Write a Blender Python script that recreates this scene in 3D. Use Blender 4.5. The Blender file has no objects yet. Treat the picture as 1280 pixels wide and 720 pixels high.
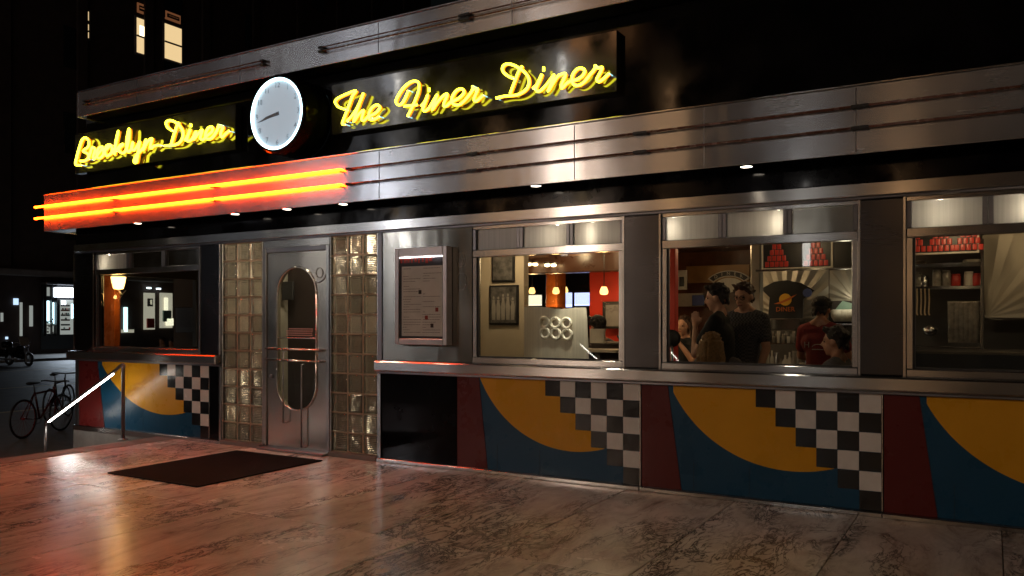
import bpy, bmesh, math, random
from mathutils import Vector, Matrix, noise
R = math.radians
random.seed(7)
C = bpy.context.scene.collection
SC = bpy.context.scene

# ------------------------------------------------------------------ camera
YAW = R(30.4); CH = 1.47; CD = 6.66; FPX = 1022.0; HOR = 400.0
cam_d = bpy.data.cameras.new('camera'); cam = bpy.data.objects.new('camera', cam_d); C.objects.link(cam)
cam.location = (0, -CD, CH); cam.rotation_euler = (R(90), 0, YAW)
cam_d.sensor_width = 36; cam_d.lens = FPX / 1280 * 36; cam_d.shift_y = (HOR - 360) / 1280
cam_d.clip_start = 0.05; cam_d.clip_end = 600
SC.camera = cam
# ------------------------------------------------------------------ night sky
w = bpy.data.worlds.new('World'); SC.world = w; w.use_nodes = True
nt = w.node_tree; bg = nt.nodes['Background']
sky = nt.nodes.new('ShaderNodeTexSky'); sky.sky_type = 'NISHITA'; sky.sun_disc = False
sky.sun_elevation = R(1.0); sky.sun_rotation = R(200)
nt.links.new(sky.outputs[0], bg.inputs[0]); bg.inputs[1].default_value = 0.0035
SC.view_settings.view_transform = 'Standard'; SC.view_settings.look = 'None'
SC.view_settings.exposure = 0; SC.view_settings.gamma = 1

# ------------------------------------------------------------------ picture -> place
SA, CA = math.sin(YAW), math.cos(YAW)
def ray(px, py):
    u = (px - 640) / FPX; v = (HOR - py) / FPX
    return Vector((u * CA - SA, u * SA + CA, v))
def at(px, py, Y):                      # the point of the plane y=Y seen at that pixel
    d = ray(px, py); return Vector((0, -CD, CH)) + d * ((Y + CD) / d.y)
def atx(px, py, X):
    d = ray(px, py); return Vector((0, -CD, CH)) + d * (X / d.x)
def atz(px, py, Z):
    d = ray(px, py); return Vector((0, -CD, CH)) + d * ((Z - CH) / d.z)
def fx(px, Y=0.0): return at(px, 400, Y).x

# ------------------------------------------------------------------ materials
def mat(name): m = bpy.data.materials.new(name); m.use_nodes = True; return m
def nodes(m): return m.node_tree.nodes, m.node_tree.links, m.node_tree.nodes['Principled BSDF']
def texco(n, l, scale=(1,1,1), rot=(0,0,0), world=False):
    mp = n.new('ShaderNodeMapping'); mp.inputs['Scale'].default_value = scale; mp.inputs['Rotation'].default_value = rot
    if world:
        g = n.new('ShaderNodeNewGeometry'); l.new(g.outputs['Position'], mp.inputs[0])
    else:
        t = n.new('ShaderNodeTexCoord'); l.new(t.outputs['Object'], mp.inputs[0])
    return mp
def noise_n(n, l, mp, scale, detail=4, rough=.6, dist=0):
    t = n.new('ShaderNodeTexNoise'); t.inputs['Scale'].default_value = scale; t.inputs['Detail'].default_value = detail
    t.inputs['Roughness'].default_value = rough; t.inputs['Distortion'].default_value = dist
    l.new(mp.outputs[0], t.inputs['Vector']); return t
def ramp(n, l, src, stops):
    r = n.new('ShaderNodeValToRGB'); e = r.color_ramp.elements
    while len(e) < len(stops): e.new(0.5)
    for k, (p, c) in enumerate(stops): e[k].position = p; e[k].color = (*c, 1) if len(c) == 3 else c
    l.new(src, r.inputs[0]); return r
def plain(name, col, rough=.5, metal=0, var=.15, scale=6, bump=0, bscale=60, spec=.5, coat=0):
    m = mat(name); n, l, b = nodes(m)
    mp = texco(n, l, world=True); t = noise_n(n, l, mp, scale, 5)
    lo = tuple(c * (1 - var) for c in col); hi = tuple(min(1, c * (1 + var)) for c in col)
    r = ramp(n, l, t.outputs['Fac'], [(.3, lo), (.7, hi)]); l.new(r.outputs[0], b.inputs['Base Color'])
    rr = ramp(n, l, t.outputs['Fac'], [(.3, (max(0, rough - .08),) * 3), (.7, (min(1, rough + .08),) * 3)])
    l.new(rr.outputs[0], b.inputs['Roughness'])
    b.inputs['Metallic'].default_value = metal; b.inputs['Specular IOR Level'].default_value = spec
    b.inputs['Coat Weight'].default_value = coat
    if bump:
        t2 = noise_n(n, l, mp, bscale, 4); bu = n.new('ShaderNodeBump'); bu.inputs['Strength'].default_value = bump
        bu.inputs['Distance'].default_value = .01; l.new(t2.outputs['Fac'], bu.inputs['Height']); l.new(bu.outputs[0], b.inputs['Normal'])
    return m
def steel(name, col=(.5, .5, .51), rough=.27, aniso=.75, smudge=.12, brush=(2, 2, 240), swirl=0.0):
    m = mat(name); n, l, b = nodes(m)
    b.inputs['Metallic'].default_value = 1; b.inputs['Anisotropic'].default_value = aniso
    b.inputs['Anisotropic Rotation'].default_value = .25; tg = n.new('ShaderNodeTangent'); tg.direction_type = 'RADIAL'; tg.axis = 'Z'; l.new(tg.outputs[0], b.inputs['Tangent'])
    mp = texco(n, l, brush, world=True); br = noise_n(n, l, mp, 1.0, 3, .7)
    mp2 = texco(n, l, (1, 1, 1), world=True); sm = noise_n(n, l, mp2, 1.6, 3, .5, .3)
    mx = n.new('ShaderNodeMath'); mx.operation = 'MULTIPLY'; mx.inputs[1].default_value = .3
    ad = n.new('ShaderNodeMath'); ad.operation = 'ADD'
    l.new(br.outputs['Fac'], mx.inputs[0]); l.new(mx.outputs[0], ad.inputs[0]); l.new(sm.outputs['Fac'], ad.inputs[1])
    rr = n.new('ShaderNodeMapRange'); rr.inputs['From Min'].default_value = .4; rr.inputs['From Max'].default_value = .9
    rr.inputs['To Min'].default_value = rough - smudge; rr.inputs['To Max'].default_value = rough + smudge
    l.new(ad.outputs[0], rr.inputs['Value']); l.new(rr.outputs[0], b.inputs['Roughness'])
    r = ramp(n, l, ad.outputs[0], [(.4, tuple(c * .88 for c in col)), (.9, tuple(min(1, c * 1.08) for c in col))])
    l.new(r.outputs[0], b.inputs['Base Color'])
    bu = n.new('ShaderNodeBump'); bu.inputs['Strength'].default_value = .08; bu.inputs['Distance'].default_value = .004
    hs = sm.outputs['Fac']
    if swirl:
        mp3 = texco(n, l, (2.2, 1, .5), world=True); big = noise_n(n, l, mp3, 1.1, 1, .4, .9); hs = big.outputs['Fac']; bu.inputs['Strength'].default_value = swirl; bu.inputs['Distance'].default_value = .02
    l.new(hs, bu.inputs['Height']); l.new(bu.outputs[0], b.inputs['Normal'])
    return m
def glow(name, col, s):
    m = mat(name); n, l, b = nodes(m)
    b.inputs['Base Color'].default_value = (*[c * .5 for c in col], 1)
    b.inputs['Emission Color'].default_value = (*col, 1); b.inputs['Emission Strength'].default_value = s
    return m
def glass_pane(name, tint=(.93, .95, .93), refl=1.0):
    m = mat(name); n, l, b = nodes(m); n.remove(b)
    o = n['Material Output']; tr = n.new('ShaderNodeBsdfTransparent'); tr.inputs[0].default_value = (*tint, 1)
    gl = n.new('ShaderNodeBsdfGlossy'); gl.inputs['Roughness'].default_value = .015
    lw = n.new('ShaderNodeLayerWeight'); pw = n.new('ShaderNodeMath'); pw.operation = 'POWER'; pw.inputs[1].default_value = 4; l.new(lw.outputs['Facing'], pw.inputs[0])
    fr = n.new('ShaderNodeMath'); fr.operation = 'MULTIPLY_ADD'; fr.inputs[1].default_value = .75; fr.inputs[2].default_value = .035; l.new(pw.outputs[0], fr.inputs[0])
    mu = n.new('ShaderNodeMath'); mu.operation = 'MULTIPLY'; mu.inputs[1].default_value = refl; l.new(fr.outputs[0], mu.inputs[0])
    mx = n.new('ShaderNodeMixShader'); l.new(mu.outputs[0], mx.inputs[0]); l.new(tr.outputs[0], mx.inputs[1]); l.new(gl.outputs[0], mx.inputs[2])
    l.new(mx.outputs[0], o.inputs[0]); return m
def frosted(name, col, trans=.6, rough=.35):
    m = mat(name); n, l, b = nodes(m); n.remove(b); o = n['Material Output']
    mp = texco(n, l, (40, 40, .6), world=True); t = noise_n(n, l, mp, 1, 3)
    r = ramp(n, l, t.outputs['Fac'], [(.3, tuple(c * .75 for c in col)), (.7, col)])
    tl = n.new('ShaderNodeBsdfTranslucent'); l.new(r.outputs[0], tl.inputs[0])
    df = n.new('ShaderNodeBsdfDiffuse'); l.new(r.outputs[0], df.inputs[0])
    m1 = n.new('ShaderNodeMixShader'); m1.inputs[0].default_value = 1 - trans; l.new(tl.outputs[0], m1.inputs[1]); l.new(df.outputs[0], m1.inputs[2])
    gl = n.new('ShaderNodeBsdfGlossy'); gl.inputs['Roughness'].default_value = rough
    m2 = n.new('ShaderNodeMixShader'); m2.inputs[0].default_value = .12; l.new(m1.outputs[0], m2.inputs[1]); l.new(gl.outputs[0], m2.inputs[2])
    l.new(m2.outputs[0], o.inputs[0]); return m

M = {}
M['steel'] = steel('brushed_steel', (.52, .52, .52), .22, .85, .05)
M['fascia'] = steel('fascia_steel', (.5, .52, .56), .24, .88, .05, swirl=.12); M['fascia'].node_tree.nodes['Principled BSDF'].inputs['Metallic'].default_value = .8
M['steel_dark'] = steel('dull_steel', (.22, .22, .24), .38, .5)
M['pillar'] = steel('pillar_steel', (.085, .084, .09), .25, .8, .05)
M['satin'] = steel('satin_steel', (.25, .24, .21), .2, .85, .06, swirl=.2)
M['door_steel'] = steel('door_steel', (.6, .57, .52), .2, .8, .05, swirl=.14)
M['black_gloss'] = plain('black_enamel', (.003, .003, .004), .1, 0, .3, 3, spec=.12)
M['black_band'] = plain('black_enamel_band', (.004, .004, .0045), .09, 0, .4, 2, bump=.02, bscale=4, spec=.28)
M['black'] = plain('black_paint', (.012, .012, .013), .45)
M['rubber'] = plain('rubber', (.011, .01, .01), .85, 0, .4, 90, spec=.2, bump=.6, bscale=260)
M['grey_metal'] = plain('grey_metal', (.25, .25, .26), .35, .9)
M['red_panel'] = plain('red_enamel', (.1, .01, .009), .3, 0, .06, 3, spec=.28)
M['blue_panel'] = plain('blue_enamel', (.006, .055, .115), .3, 0, .06, 3, spec=.28)
M['yellow_panel'] = plain('yellow_enamel', (.62, .29, .01), .3, 0, .06, 3, spec=.28)
M['tile_black'] = plain('black_tile', (.006, .006, .007), .2, 0, .4, 8)
M['tile_white'] = plain('white_tile', (.66, .62, .58), .22, 0, .08, 8)
M['pane'] = glass_pane('window_glass')
M['frost'] = frosted('frosted_transom', (.5, .49, .46), .8)
M['etched'] = frosted('etched_glass', (.7, .66, .55), .5)
M['etch_logo'] = frosted('etched_numerals', (.95, .9, .78), .4)
M['bulb'] = glow('warm_bulb', (1, .66, .32), 14)
M['downlight'] = glow('downlight_lens', (1, .87, .7), 18)
M['highlight_tube'] = glow('highlight_glow', (1, .88, .7), 90)
M['sparkle_glow'] = glow('sparkle_glow', (1, .85, .6), 22)
M['shade'] = glow('lamp_shade', (1, .55, .18), 3.2)
M['led'] = glow('led_strip', (1, .93, .82), 34)
M['neon_red'] = glow('red_neon', (1, .052, .0015), 56)
M['neon_yellow'] = glow('yellow_neon', (1, .93, .035), 8)
M['reflection_orange'] = glow('panel_reflection_glow', (1, .25, .008), .8)  # emission standing in for the orange reflection in the sign panel
M['neon_end'] = glow('neon_tube_end', (.4, .8, .9), 1.2)
M['tube_dark'] = plain('unlit_tube', (.16, .07, .05), .25, 0, .2, 12, spec=.8)
M['clock_ring'] = glow('clock_ring', (.62, .93, 1), 5.5)
M['clock_face'] = glow('clock_face', (.6, .7, .8), .5)
M['clock_ink'] = plain('clock_ink', (.06, .07, .09), .6)
M['wall_beige'] = plain('beige_wall', (.5, .43, .32), .7, 0, .08, 2, bump=.05)
M['wall_grey'] = plain('grey_wall', (.3, .27, .21), .7, 0, .3, 2)
M['beam'] = plain('dark_beam', (.045, .018, .009), .3)
M['brown'] = plain('brown_wood', (.12, .045, .018), .35, 0, .3, 5)
M['orange_wood'] = plain('orange_wood', (.38, .1, .02), .3, 0, .2, 5)
M['red_wall'] = plain('red_wall', (.6, .035, .012), .55, 0, .1, 3)
M['dark_wall'] = plain('dark_wall', (.03, .02, .017), .6)
M['int_floor'] = plain('interior_floor', (.06, .04, .03), .3)
M['concrete'] = plain('concrete', (.16, .15, .14), .75, 0, .25, 4, bump=.3, bscale=40)
M['asphalt'] = plain('asphalt', (.05, .05, .052), .55, 0, .3, 1.2, bump=.6, bscale=90)
M['paint_line'] = plain('road_paint', (.42, .36, .2), .6, 0, .3, 9)
M['tower'] = plain('dark_masonry', (.05, .033, .028), .8, 0, .3, 1.5, bump=.3, bscale=12)
M['tower_pale'] = plain('pale_masonry', (.16, .14, .13), .8, 0, .25, 1.5, bump=.3, bscale=12)
M['dark_glass'] = plain('dark_glass', (.01, .011, .014), .08, 0, .2, 3, spec=.8)
M['win_warm'] = glow('lit_window', (1, .72, .36), .85)
M['win_hot'] = glow('ceiling_lamp_glow', (1, .8, .5), 3.5)
M['win_cool'] = glow('cool_window', (.55, .75, 1), 1.2)
M['shop_sign'] = glow('shop_sign', (.8, .88, 1), 4.5)
M['shop_glass'] = glow('shop_light', (.6, .9, 1), 3.0)
M['shop_dim'] = glow('shop_dim', (.6, .65, .6), .4)
M['screen'] = glow('screen_glow', (.5, .55, 1), 2.2)
M['white_glow'] = glow('white_board_glow', (1, .9, .7), 1.5)
M['paper'] = plain('menu_paper', (.78, .7, .7), .6, 0, .1, 5)
M['ink'] = plain('menu_ink', (.05, .03, .03), .7)
M['ink_red'] = plain('red_print', (.35, .03, .02), .6)
M['case'] = plain('menu_case_frame', (.42, .38, .38), .35, .6)
M['white'] = plain('white_paint', (.55, .52, .46), .5)
M['skin'] = plain('skin', (.42, .2, .12), .5, 0, .12, 14)
M['skin_pale'] = plain('pale_skin', (.55, .3, .2), .5, 0, .1, 14)
M['hair_dark'] = plain('dark_hair', (.016, .01, .008), .5, 0, .4, 50, bump=.8, bscale=160)
M['hair_brown'] = plain('brown_hair', (.06, .03, .018), .5, 0, .4, 50, bump=.8, bscale=160)
M['hair_blond'] = plain('blond_hair', (.3, .17, .07), .5, 0, .35, 60, bump=.8, bscale=160)
M['hair_red'] = plain('auburn_hair', (.22, .06, .025), .5, 0, .35, 60, bump=.8, bscale=160)
M['cloth_black'] = plain('black_cloth', (.012, .012, .014), .85, 0, .3, 20, bump=.3)
M['cloth_maroon'] = plain('maroon_cloth', (.2, .02, .02), .85, 0, .2, 20, bump=.3)
M['cloth_grey'] = plain('grey_cloth', (.12, .11, .12), .85, 0, .2, 20, bump=.3)
M['cloth_white'] = plain('white_cloth', (.5, .45, .4), .85, 0, .1, 20, bump=.3)
M['can'] = plain('red_can', (.45, .03, .02), .35, 0, .2, 20)
M['jar'] = plain('jar_glass', (.25, .23, .2), .12, 0, .3, 20, spec=.9)
M['logo_yellow'] = plain('yellow_print', (.75, .42, .03), .5)
M['logo_orange'] = plain('orange_print', (.55, .14, .02), .5)
M['logo_blue'] = plain('blue_print', (.08, .12, .35), .5)
M['teal'] = plain('teal_dish', (.25, .4, .34), .4)
M['green'] = plain('dark_leaf', (.03, .07, .03), .6)
M['silver_quilt'] = steel('sunburst_steel', (.4, .37, .32), .5, .2, .08)

# check cloth
def check_cloth():
    m = mat('plaid_cloth'); n, l, b = nodes(m); mp = texco(n, l, (1, 1, 1)); ck = n.new('ShaderNodeTexChecker')
    ck.inputs['Scale'].default_value = 60; ck.inputs[1].default_value = (.03, .03, .035, 1); ck.inputs[2].default_value = (.09, .085, .09, 1)
    l.new(mp.outputs[0], ck.inputs[0]); l.new(ck.outputs[0], b.inputs['Base Color']); b.inputs['Roughness'].default_value = .85; return m
M['plaid'] = check_cloth()

def marble():
    m = mat('veined_marble'); n, l, b = nodes(m)
    oi = n.new('ShaderNodeObjectInfo'); g = n.new('ShaderNodeNewGeometry')
    # every slab is cut from another part of the stone
    mul = n.new('ShaderNodeVectorMath'); mul.operation = 'SCALE'; cb = n.new('ShaderNodeCombineXYZ')
    for i in range(3): l.new(oi.outputs['Random'], cb.inputs[i])
    l.new(cb.outputs[0], mul.inputs[0]); mul.inputs['Scale'].default_value = 37
    ad = n.new('ShaderNodeVectorMath'); l.new(g.outputs['Position'], ad.inputs[0]); l.new(mul.outputs[0], ad.inputs[1])
    mp = n.new('ShaderNodeMapping'); mp.inputs['Scale'].default_value = (2.9, 1.0, 1); mp.inputs['Rotation'].default_value = (0, 0, R(28)); l.new(ad.outputs[0], mp.inputs[0])
    base = noise_n(n, l, mp, 1.05, 9, .64, 1.6)
    r1 = ramp(n, l, base.outputs['Fac'], [(.3, (.34, .29, .25)), (.42, (.68, .62, .55)), (.6, (.88, .85, .78))])
    # veins: ridges where a distorted noise crosses the middle
    def ridge(scale, dist, wdt):
        v = noise_n(n, l, mp, scale, 9, .66, dist)
        s = n.new('ShaderNodeMath'); s.operation = 'SUBTRACT'; s.inputs[1].default_value = .5; l.new(v.outputs['Fac'], s.inputs[0])
        a = n.new('ShaderNodeMath'); a.operation = 'ABSOLUTE'; l.new(s.outputs[0], a.inputs[0])
        rr = n.new('ShaderNodeMapRange'); rr.inputs['From Max'].default_value = wdt; rr.inputs['To Min'].default_value = 1; rr.inputs['To Max'].default_value = 0
        l.new(a.outputs[0], rr.inputs['Value']); return rr.outputs[0]
    v1 = ridge(.8, 2.2, .022); v2 = ridge(2.1, 1.6, .042)
    gate = noise_n(n, l, mp, .6, 4, .6, 1.0); gr = ramp(n, l, gate.outputs['Fac'], [(.44, (.1, .1, .1)), (.56, (1, 1, 1))])
    m1 = n.new('ShaderNodeMath'); m1.operation = 'MULTIPLY'; l.new(v1, m1.inputs[0]); l.new(gr.outputs[0], m1.inputs[1])
    m2 = n.new('ShaderNodeMath'); m2.operation = 'MULTIPLY'; l.new(gr.outputs[0], m2.inputs[1]); l.new(v2, m2.inputs[0])
    mxx = n.new('ShaderNodeMath'); mxx.operation = 'MAXIMUM'; l.new(m1.outputs[0], mxx.inputs[0]); l.new(m2.outputs[0], mxx.inputs[1])
    mix = n.new('ShaderNodeMix'); mix.data_type = 'RGBA'; l.new(mxx.outputs[0], mix.inputs['Factor']); l.new(r1.outputs[0], mix.inputs['A']); mix.inputs['B'].default_value = (.04, .034, .03, 1)
    tone = n.new('ShaderNodeMix'); tone.data_type = 'RGBA'; tone.blend_type = 'MULTIPLY'; tone.inputs['Factor'].default_value = 1
    tr = ramp(n, l, oi.outputs['Random'], [(0, (.74, .7, .67)), (1, (1, 1, 1))])
    l.new(mix.outputs['Result'], tone.inputs['A']); l.new(tr.outputs[0], tone.inputs['B']); l.new(tone.outputs['Result'], b.inputs['Base Color'])
    mp2 = texco(n, l, world=True); sm = noise_n(n, l, mp2, 1.3, 5)
    rr = ramp(n, l, sm.outputs['Fac'], [(.3, (.15,) * 3), (.7, (.3,) * 3)]); l.new(rr.outputs[0], b.inputs['Roughness'])
    b.inputs['Specular IOR Level'].default_value = .45
    bu = n.new('ShaderNodeBump'); bu.inputs['Strength'].default_value = .12; bu.inputs['Distance'].default_value = .004
    fine = noise_n(n, l, mp2, 90, 3); l.new(fine.outputs['Fac'], bu.inputs['Height']); l.new(bu.outputs[0], b.inputs['Normal'])
    return m
M['marble'] = marble()

def block_glass():
    m = mat('ribbed_block_glass'); n, l, b = nodes(m); oi = n.new('ShaderNodeObjectInfo')
    r = ramp(n, l, oi.outputs['Random'], [(0, (.5, .49, .44)), (.5, (.8, .78, .68)), (1, (.95, .93, .84))]); l.new(r.outputs[0], b.inputs['Base Color'])
    b.inputs['Transmission Weight'].default_value = .93; b.inputs['IOR'].default_value = 1.35; b.inputs['Specular IOR Level'].default_value = .8
    q = n.new('ShaderNodeMapRange'); q.inputs['To Min'].default_value = .02; q.inputs['To Max'].default_value = .14; l.new(oi.outputs['Random'], q.inputs['Value']); l.new(q.outputs[0], b.inputs['Roughness'])
    mp = texco(n, l, (1, 1, 1)); wv = n.new('ShaderNodeTexWave'); wv.wave_type = 'BANDS'; wv.bands_direction = 'Z'
    wv.inputs['Scale'].default_value = 16; wv.inputs['Distortion'].default_value = .8; l.new(mp.outputs[0], wv.inputs['Vector'])
    bl = noise_n(n, l, texco(n, l, world=True), 7, 2); k = n.new('ShaderNodeMath'); k.operation = 'MULTIPLY_ADD'; k.inputs[1].default_value = 3.0; l.new(bl.outputs['Fac'], k.inputs[0]); l.new(wv.outputs['Fac'], k.inputs[2])
    bu = n.new('ShaderNodeBump'); bu.inputs['Strength'].default_value = .6; bu.inputs['Distance'].default_value = .008
    l.new(k.outputs[0], bu.inputs['Height']); l.new(bu.outputs[0], b.inputs['Normal']); return m
M['block'] = block_glass()
M['grout'] = plain('block_grout', (.4, .28, .2), .6, 0, .15, 12, bump=.2)

# ------------------------------------------------------------------ mesh helpers
def link(o, parent=None):
    C.objects.link(o)
    if parent is not None: o.parent = parent
    return o
def tag(o, label=None, cat=None, group=None, kind=None):
    if label: o['label'] = label
    if cat: o['category'] = cat
    if group: o['group'] = group
    if kind: o['kind'] = kind
    return o
def thing(name, label, cat, loc=(0,0,0), rz=0, group=None):
    o = bpy.data.objects.new(name, None); o.empty_display_size = .1; link(o)
    o.location = loc; o.rotation_euler = (0, 0, rz); return tag(o, label, cat, group)
def finish(name, bm, m, parent=None, smooth=False, loc=None):
    me = bpy.data.meshes.new(name); bm.normal_update(); bm.to_mesh(me); bm.free()
    if smooth:
        for p in me.polygons: p.use_smooth = True
    me.materials.append(m if not isinstance(m, str) else M[m])
    o = bpy.data.objects.new(name, me); link(o, parent)
    if loc is not None: o.location = loc
    return o
def bbox(bm, x0, x1, y0, y1, z0, z1, bev=0):
    vs = [bm.verts.new((x, y, z)) for x in (x0, x1) for y in (y0, y1) for z in (z0, z1)]
    fs = [(0,1,3,2),(4,6,7,5),(0,4,5,1),(2,3,7,6),(0,2,6,4),(1,5,7,3)]
    ff = [bm.faces.new([vs[i] for i in f]) for f in fs]
    if bev:
        es = list({e for f in ff for e in f.edges}); bmesh.ops.bevel(bm, geom=es, offset=bev, segments=1, affect='EDGES')
def box(name, x0, x1, y0, y1, z0, z1, m, parent=None, bev=.004):
    if x0 > x1: x0, x1 = x1, x0
    bm = bmesh.new(); cx, cy, cz = (x0+x1)/2, (y0+y1)/2, (z0+z1)/2
    ox = parent is None or True
    bbox(bm, x0-cx, x1-cx, y0-cy, y1-cy, z0-cz, z1-cz, min(bev, (x1-x0)/4, (y1-y0)/4, (z1-z0)/4))
    p = Vector((cx, cy, cz))
    return finish(name, bm, m, parent, loc=p)
def prism(name, pts, y0, y1, m, parent=None, loc=None):   # outline in x,z extruded along y
    bm = bmesh.new(); a = [bm.verts.new((p[0], y0, p[1])) for p in pts]; b = [bm.verts.new((p[0], y1, p[1])) for p in pts]
    bm.faces.new(a); bm.faces.new(b[::-1]); k = len(pts)
    for i in range(k): bm.faces.new((a[i], b[i], b[(i+1) % k], a[(i+1) % k]))
    bmesh.ops.recalc_face_normals(bm, faces=bm.faces); return finish(name, bm, m, parent, loc=loc)
def tube(bm, pts, r, sides=8, cap=True):
    pts = [Vector(p) for p in pts]; rings = []; up = None
    for i, p in enumerate(pts):
        t = (pts[min(i+1, len(pts)-1)] - pts[max(i-1, 0)]);
        if t.length < 1e-9: t = Vector((0,0,1))
        t.normalize()
        if up is None: up = t.orthogonal().normalized()
        up = (up - t * up.dot(t));
        up = up.normalized() if up.length > 1e-6 else t.orthogonal().normalized()
        s = t.cross(up); rr = r[i] if isinstance(r, (list, tuple)) else r
        rings.append([bm.verts.new(p + (up * math.cos(a) + s * math.sin(a)) * rr) for a in [2*math.pi*k/sides for k in range(sides)]])
    for i in range(len(rings)-1):
        for k in range(sides):
            bm.faces.new((rings[i][k], rings[i][(k+1) % sides], rings[i+1][(k+1) % sides], rings[i+1][k]))
    if cap: bm.faces.new(rings[0][::-1]); bm.faces.new(rings[-1])
def tubeo(name, pts, r, m, parent=None, sides=8, smooth=True):
    bm = bmesh.new(); tube(bm, pts, r, sides); return finish(name, bm, m, parent, smooth)
def ball(bm, c, r, sc=(1,1,1), seg=14, rot=None):
    ret = bmesh.ops.create_uvsphere(bm, u_segments=seg, v_segments=max(6, seg*2//3), radius=r)
    mt = Matrix.Translation(c) @ (rot if rot is not None else Matrix.Identity(4)) @ Matrix.Diagonal((*sc, 1))
    bmesh.ops.transform(bm, matrix=mt, verts=ret['verts'])
def lathe(name, prof, m, parent=None, loc=(0,0,0), seg=20, smooth=True):
    bm = bmesh.new(); rs = []
    for r, z in prof: rs.append([bm.verts.new((r*math.cos(2*math.pi*k/seg), r*math.sin(2*math.pi*k/seg), z)) for k in range(seg)])
    for i in range(len(rs)-1):
        for k in range(seg): bm.faces.new((rs[i][k], rs[i][(k+1)%seg], rs[i+1][(k+1)%seg], rs[i+1][k]))
    bm.faces.new(rs[0][::-1]); bm.faces.new(rs[-1]); bmesh.ops.recalc_face_normals(bm, faces=bm.faces)
    return finish(name, bm, m, parent, smooth, loc)
def smoothpath(p, n=6):
    P = [Vector(q) for q in p]
    if len(P) < 3: return P
    out = []
    for i in range(len(P)-1):
        a, b, c, d = P[max(i-1,0)], P[i], P[i+1], P[min(i+2, len(P)-1)]
        for k in range(n):
            t = k/n; out.append(.5*((2*b)+(c-a)*t+(2*a-5*b+4*c-d)*t*t+(3*b-a-3*c+d)*t**3))
    out.append(P[-1]); return out
def share(src, parent=None, loc=None):
    o = src.copy(); link(o, parent)
    if loc is not None: o.location = loc
    return o
def copy_tree(o, parent=None):
    c = o.copy(); C.objects.link(c); c.parent = parent
    for ch in list(o.children): copy_tree(ch, c)
    return c
def light(name, kind, loc, energy, col, size=.05, parent=None, spot=None, rot=(0,0,0), blend=.6):
    d = bpy.data.lights.new(name, kind); d.energy = energy; d.color = col; d.shadow_soft_size = size
    if kind == 'SPOT': d.spot_size = spot or R(100); d.spot_blend = blend
    o = bpy.data.objects.new(name, d); link(o, parent); o.location = loc; o.rotation_euler = rot; return o

# ================================================================== SETTING
XR = 9.0                     # right end of what is built
XE = -9.05                   # plaza edge, steps go down beyond it
STREET = -.6
g = box('ground', -220, 160, -200, 220, -3.0, -.78, 'asphalt', bev=0); tag(g, kind='structure')
g = box('plaza_base', XE, 14, -13.0, 12, -.77, -.045, 'concrete', bev=0); tag(g, kind='structure')
sw = box('lower_pavement', -19.0, XE-1.25, -13.0, 30, -.77, STREET, 'concrete', bev=0); tag(sw, kind='structure')
ks = box('kerb', -19.2, -19.003, -40, 60, -.775, STREET+.004, 'paint_line', bev=.01); tag(ks, kind='structure')
rd = box('road', -44, -19.203, -60, 90, -.77, -.74, 'asphalt', bev=0); tag(rd, kind='structure')
for i, x in enumerate((-27.5, -36.5)):
    ln = box('lane_line', x-.08, x+.08, -50, 80, -.739, -.735, 'paint_line', bev=0); tag(ln, kind='structure')
fp = box('far_pavement', -50, -44.003, -60, 90, -.772, -.6, 'concrete', bev=.01); tag(fp, kind='structure')
st = bpy.data.objects.new('steps', None); link(st); tag(st, kind='structure')
for i in range(4):
    z = -.15*(i); box('step', XE-.31*(i+1), XE-.31*i-.002, -7.0, -.02, -.77, z-.15 if i else -.15, 'concrete', st, .01)
pl = bpy.data.objects.new('plaza', None); link(pl); tag(pl, kind='structure')
ROWS = [(-.03, -2.29), (-2.29, -4.55), (-4.55, -6.81), (-6.81, -9.07), (-9.07, -12.9)]
for ri, (ya, yb) in enumerate(ROWS):
    off = [.06, .42, .1, .5, .2][ri]; x = off + .93*9
    while x > XE + .45:
        x0 = x - .93
        if x0 < XE + .45: x0 = XE + .34
        j = .0034; dz = random.uniform(-.0012, .0012)
        box('marble_slab', x0+j, min(x, 9)-j, yb+j, ya-j, -.04, dz, 'marble', pl, .003)
        x -= .93
box('edge_stone', XE, XE+.33, -12.9, -.03, -.04, .004, 'concrete', pl, .006)

# towers across the street, seen to the left
def tower(label, x0, y0, y1, h, m, face=1):
    t = thing('apartment_tower', label, 'building')
    return t, box('wall', x0-14, x0, y0, y1, -.6, h, m, t, .02)
tw, _ = tower('tall dark masonry tower across the street with two lit windows high up', -50, 14, 62, 62, 'tower')
X5 = -50
def lit(px0, py0, px1, py1, m='win_warm', rail=True, lampspot=None):
    a = atx(px0, py0, X5+.02); b = atx(px1, py1, X5+.02)
    z1 = atx((px0+px1)/2, py0, X5+.02).z; z0 = atx((px0+px1)/2, py1, X5+.02).z
    fr = box('window', X5-.2, X5+.10, min(a.y,b.y)-.14, max(a.y,b.y)+.14, z0-.14, z1+.14, 'tower_pale', tw, .02)
    c = fr.location
    def sub(nm, xx0, xx1, ya, yb, za, zb, mm):
        o = box(nm, xx0, xx1, ya, yb, za, zb, mm, fr, .005); o.location = o.location - c
    ya, yb = min(a.y,b.y), max(a.y,b.y)
    sub('pane', X5+.05, X5+.12, ya, yb, z0, z1, m)
    if rail:
        zm = z0+(z1-z0)*.48; sub('meeting_rail', X5+.09, X5+.16, ya, yb, zm-.06, zm+.06, 'black')
    if lampspot:
        sub('room_lamp', X5+.10, X5+.14, ya+.2*(yb-ya), ya+.62*(yb-ya), z0+(z1-z0)*.5, z0+(z1-z0)*.8, 'win_hot')
lit(170, 25, 187, 68, lampspot=True); lit(205, 33, 226, 76); lit(104, 30, 110, 47); lit(104, 14, 110, 25, rail=False)
M['orn'] = glow('ornament_glow', (.8, .3, .12), .16)
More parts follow.
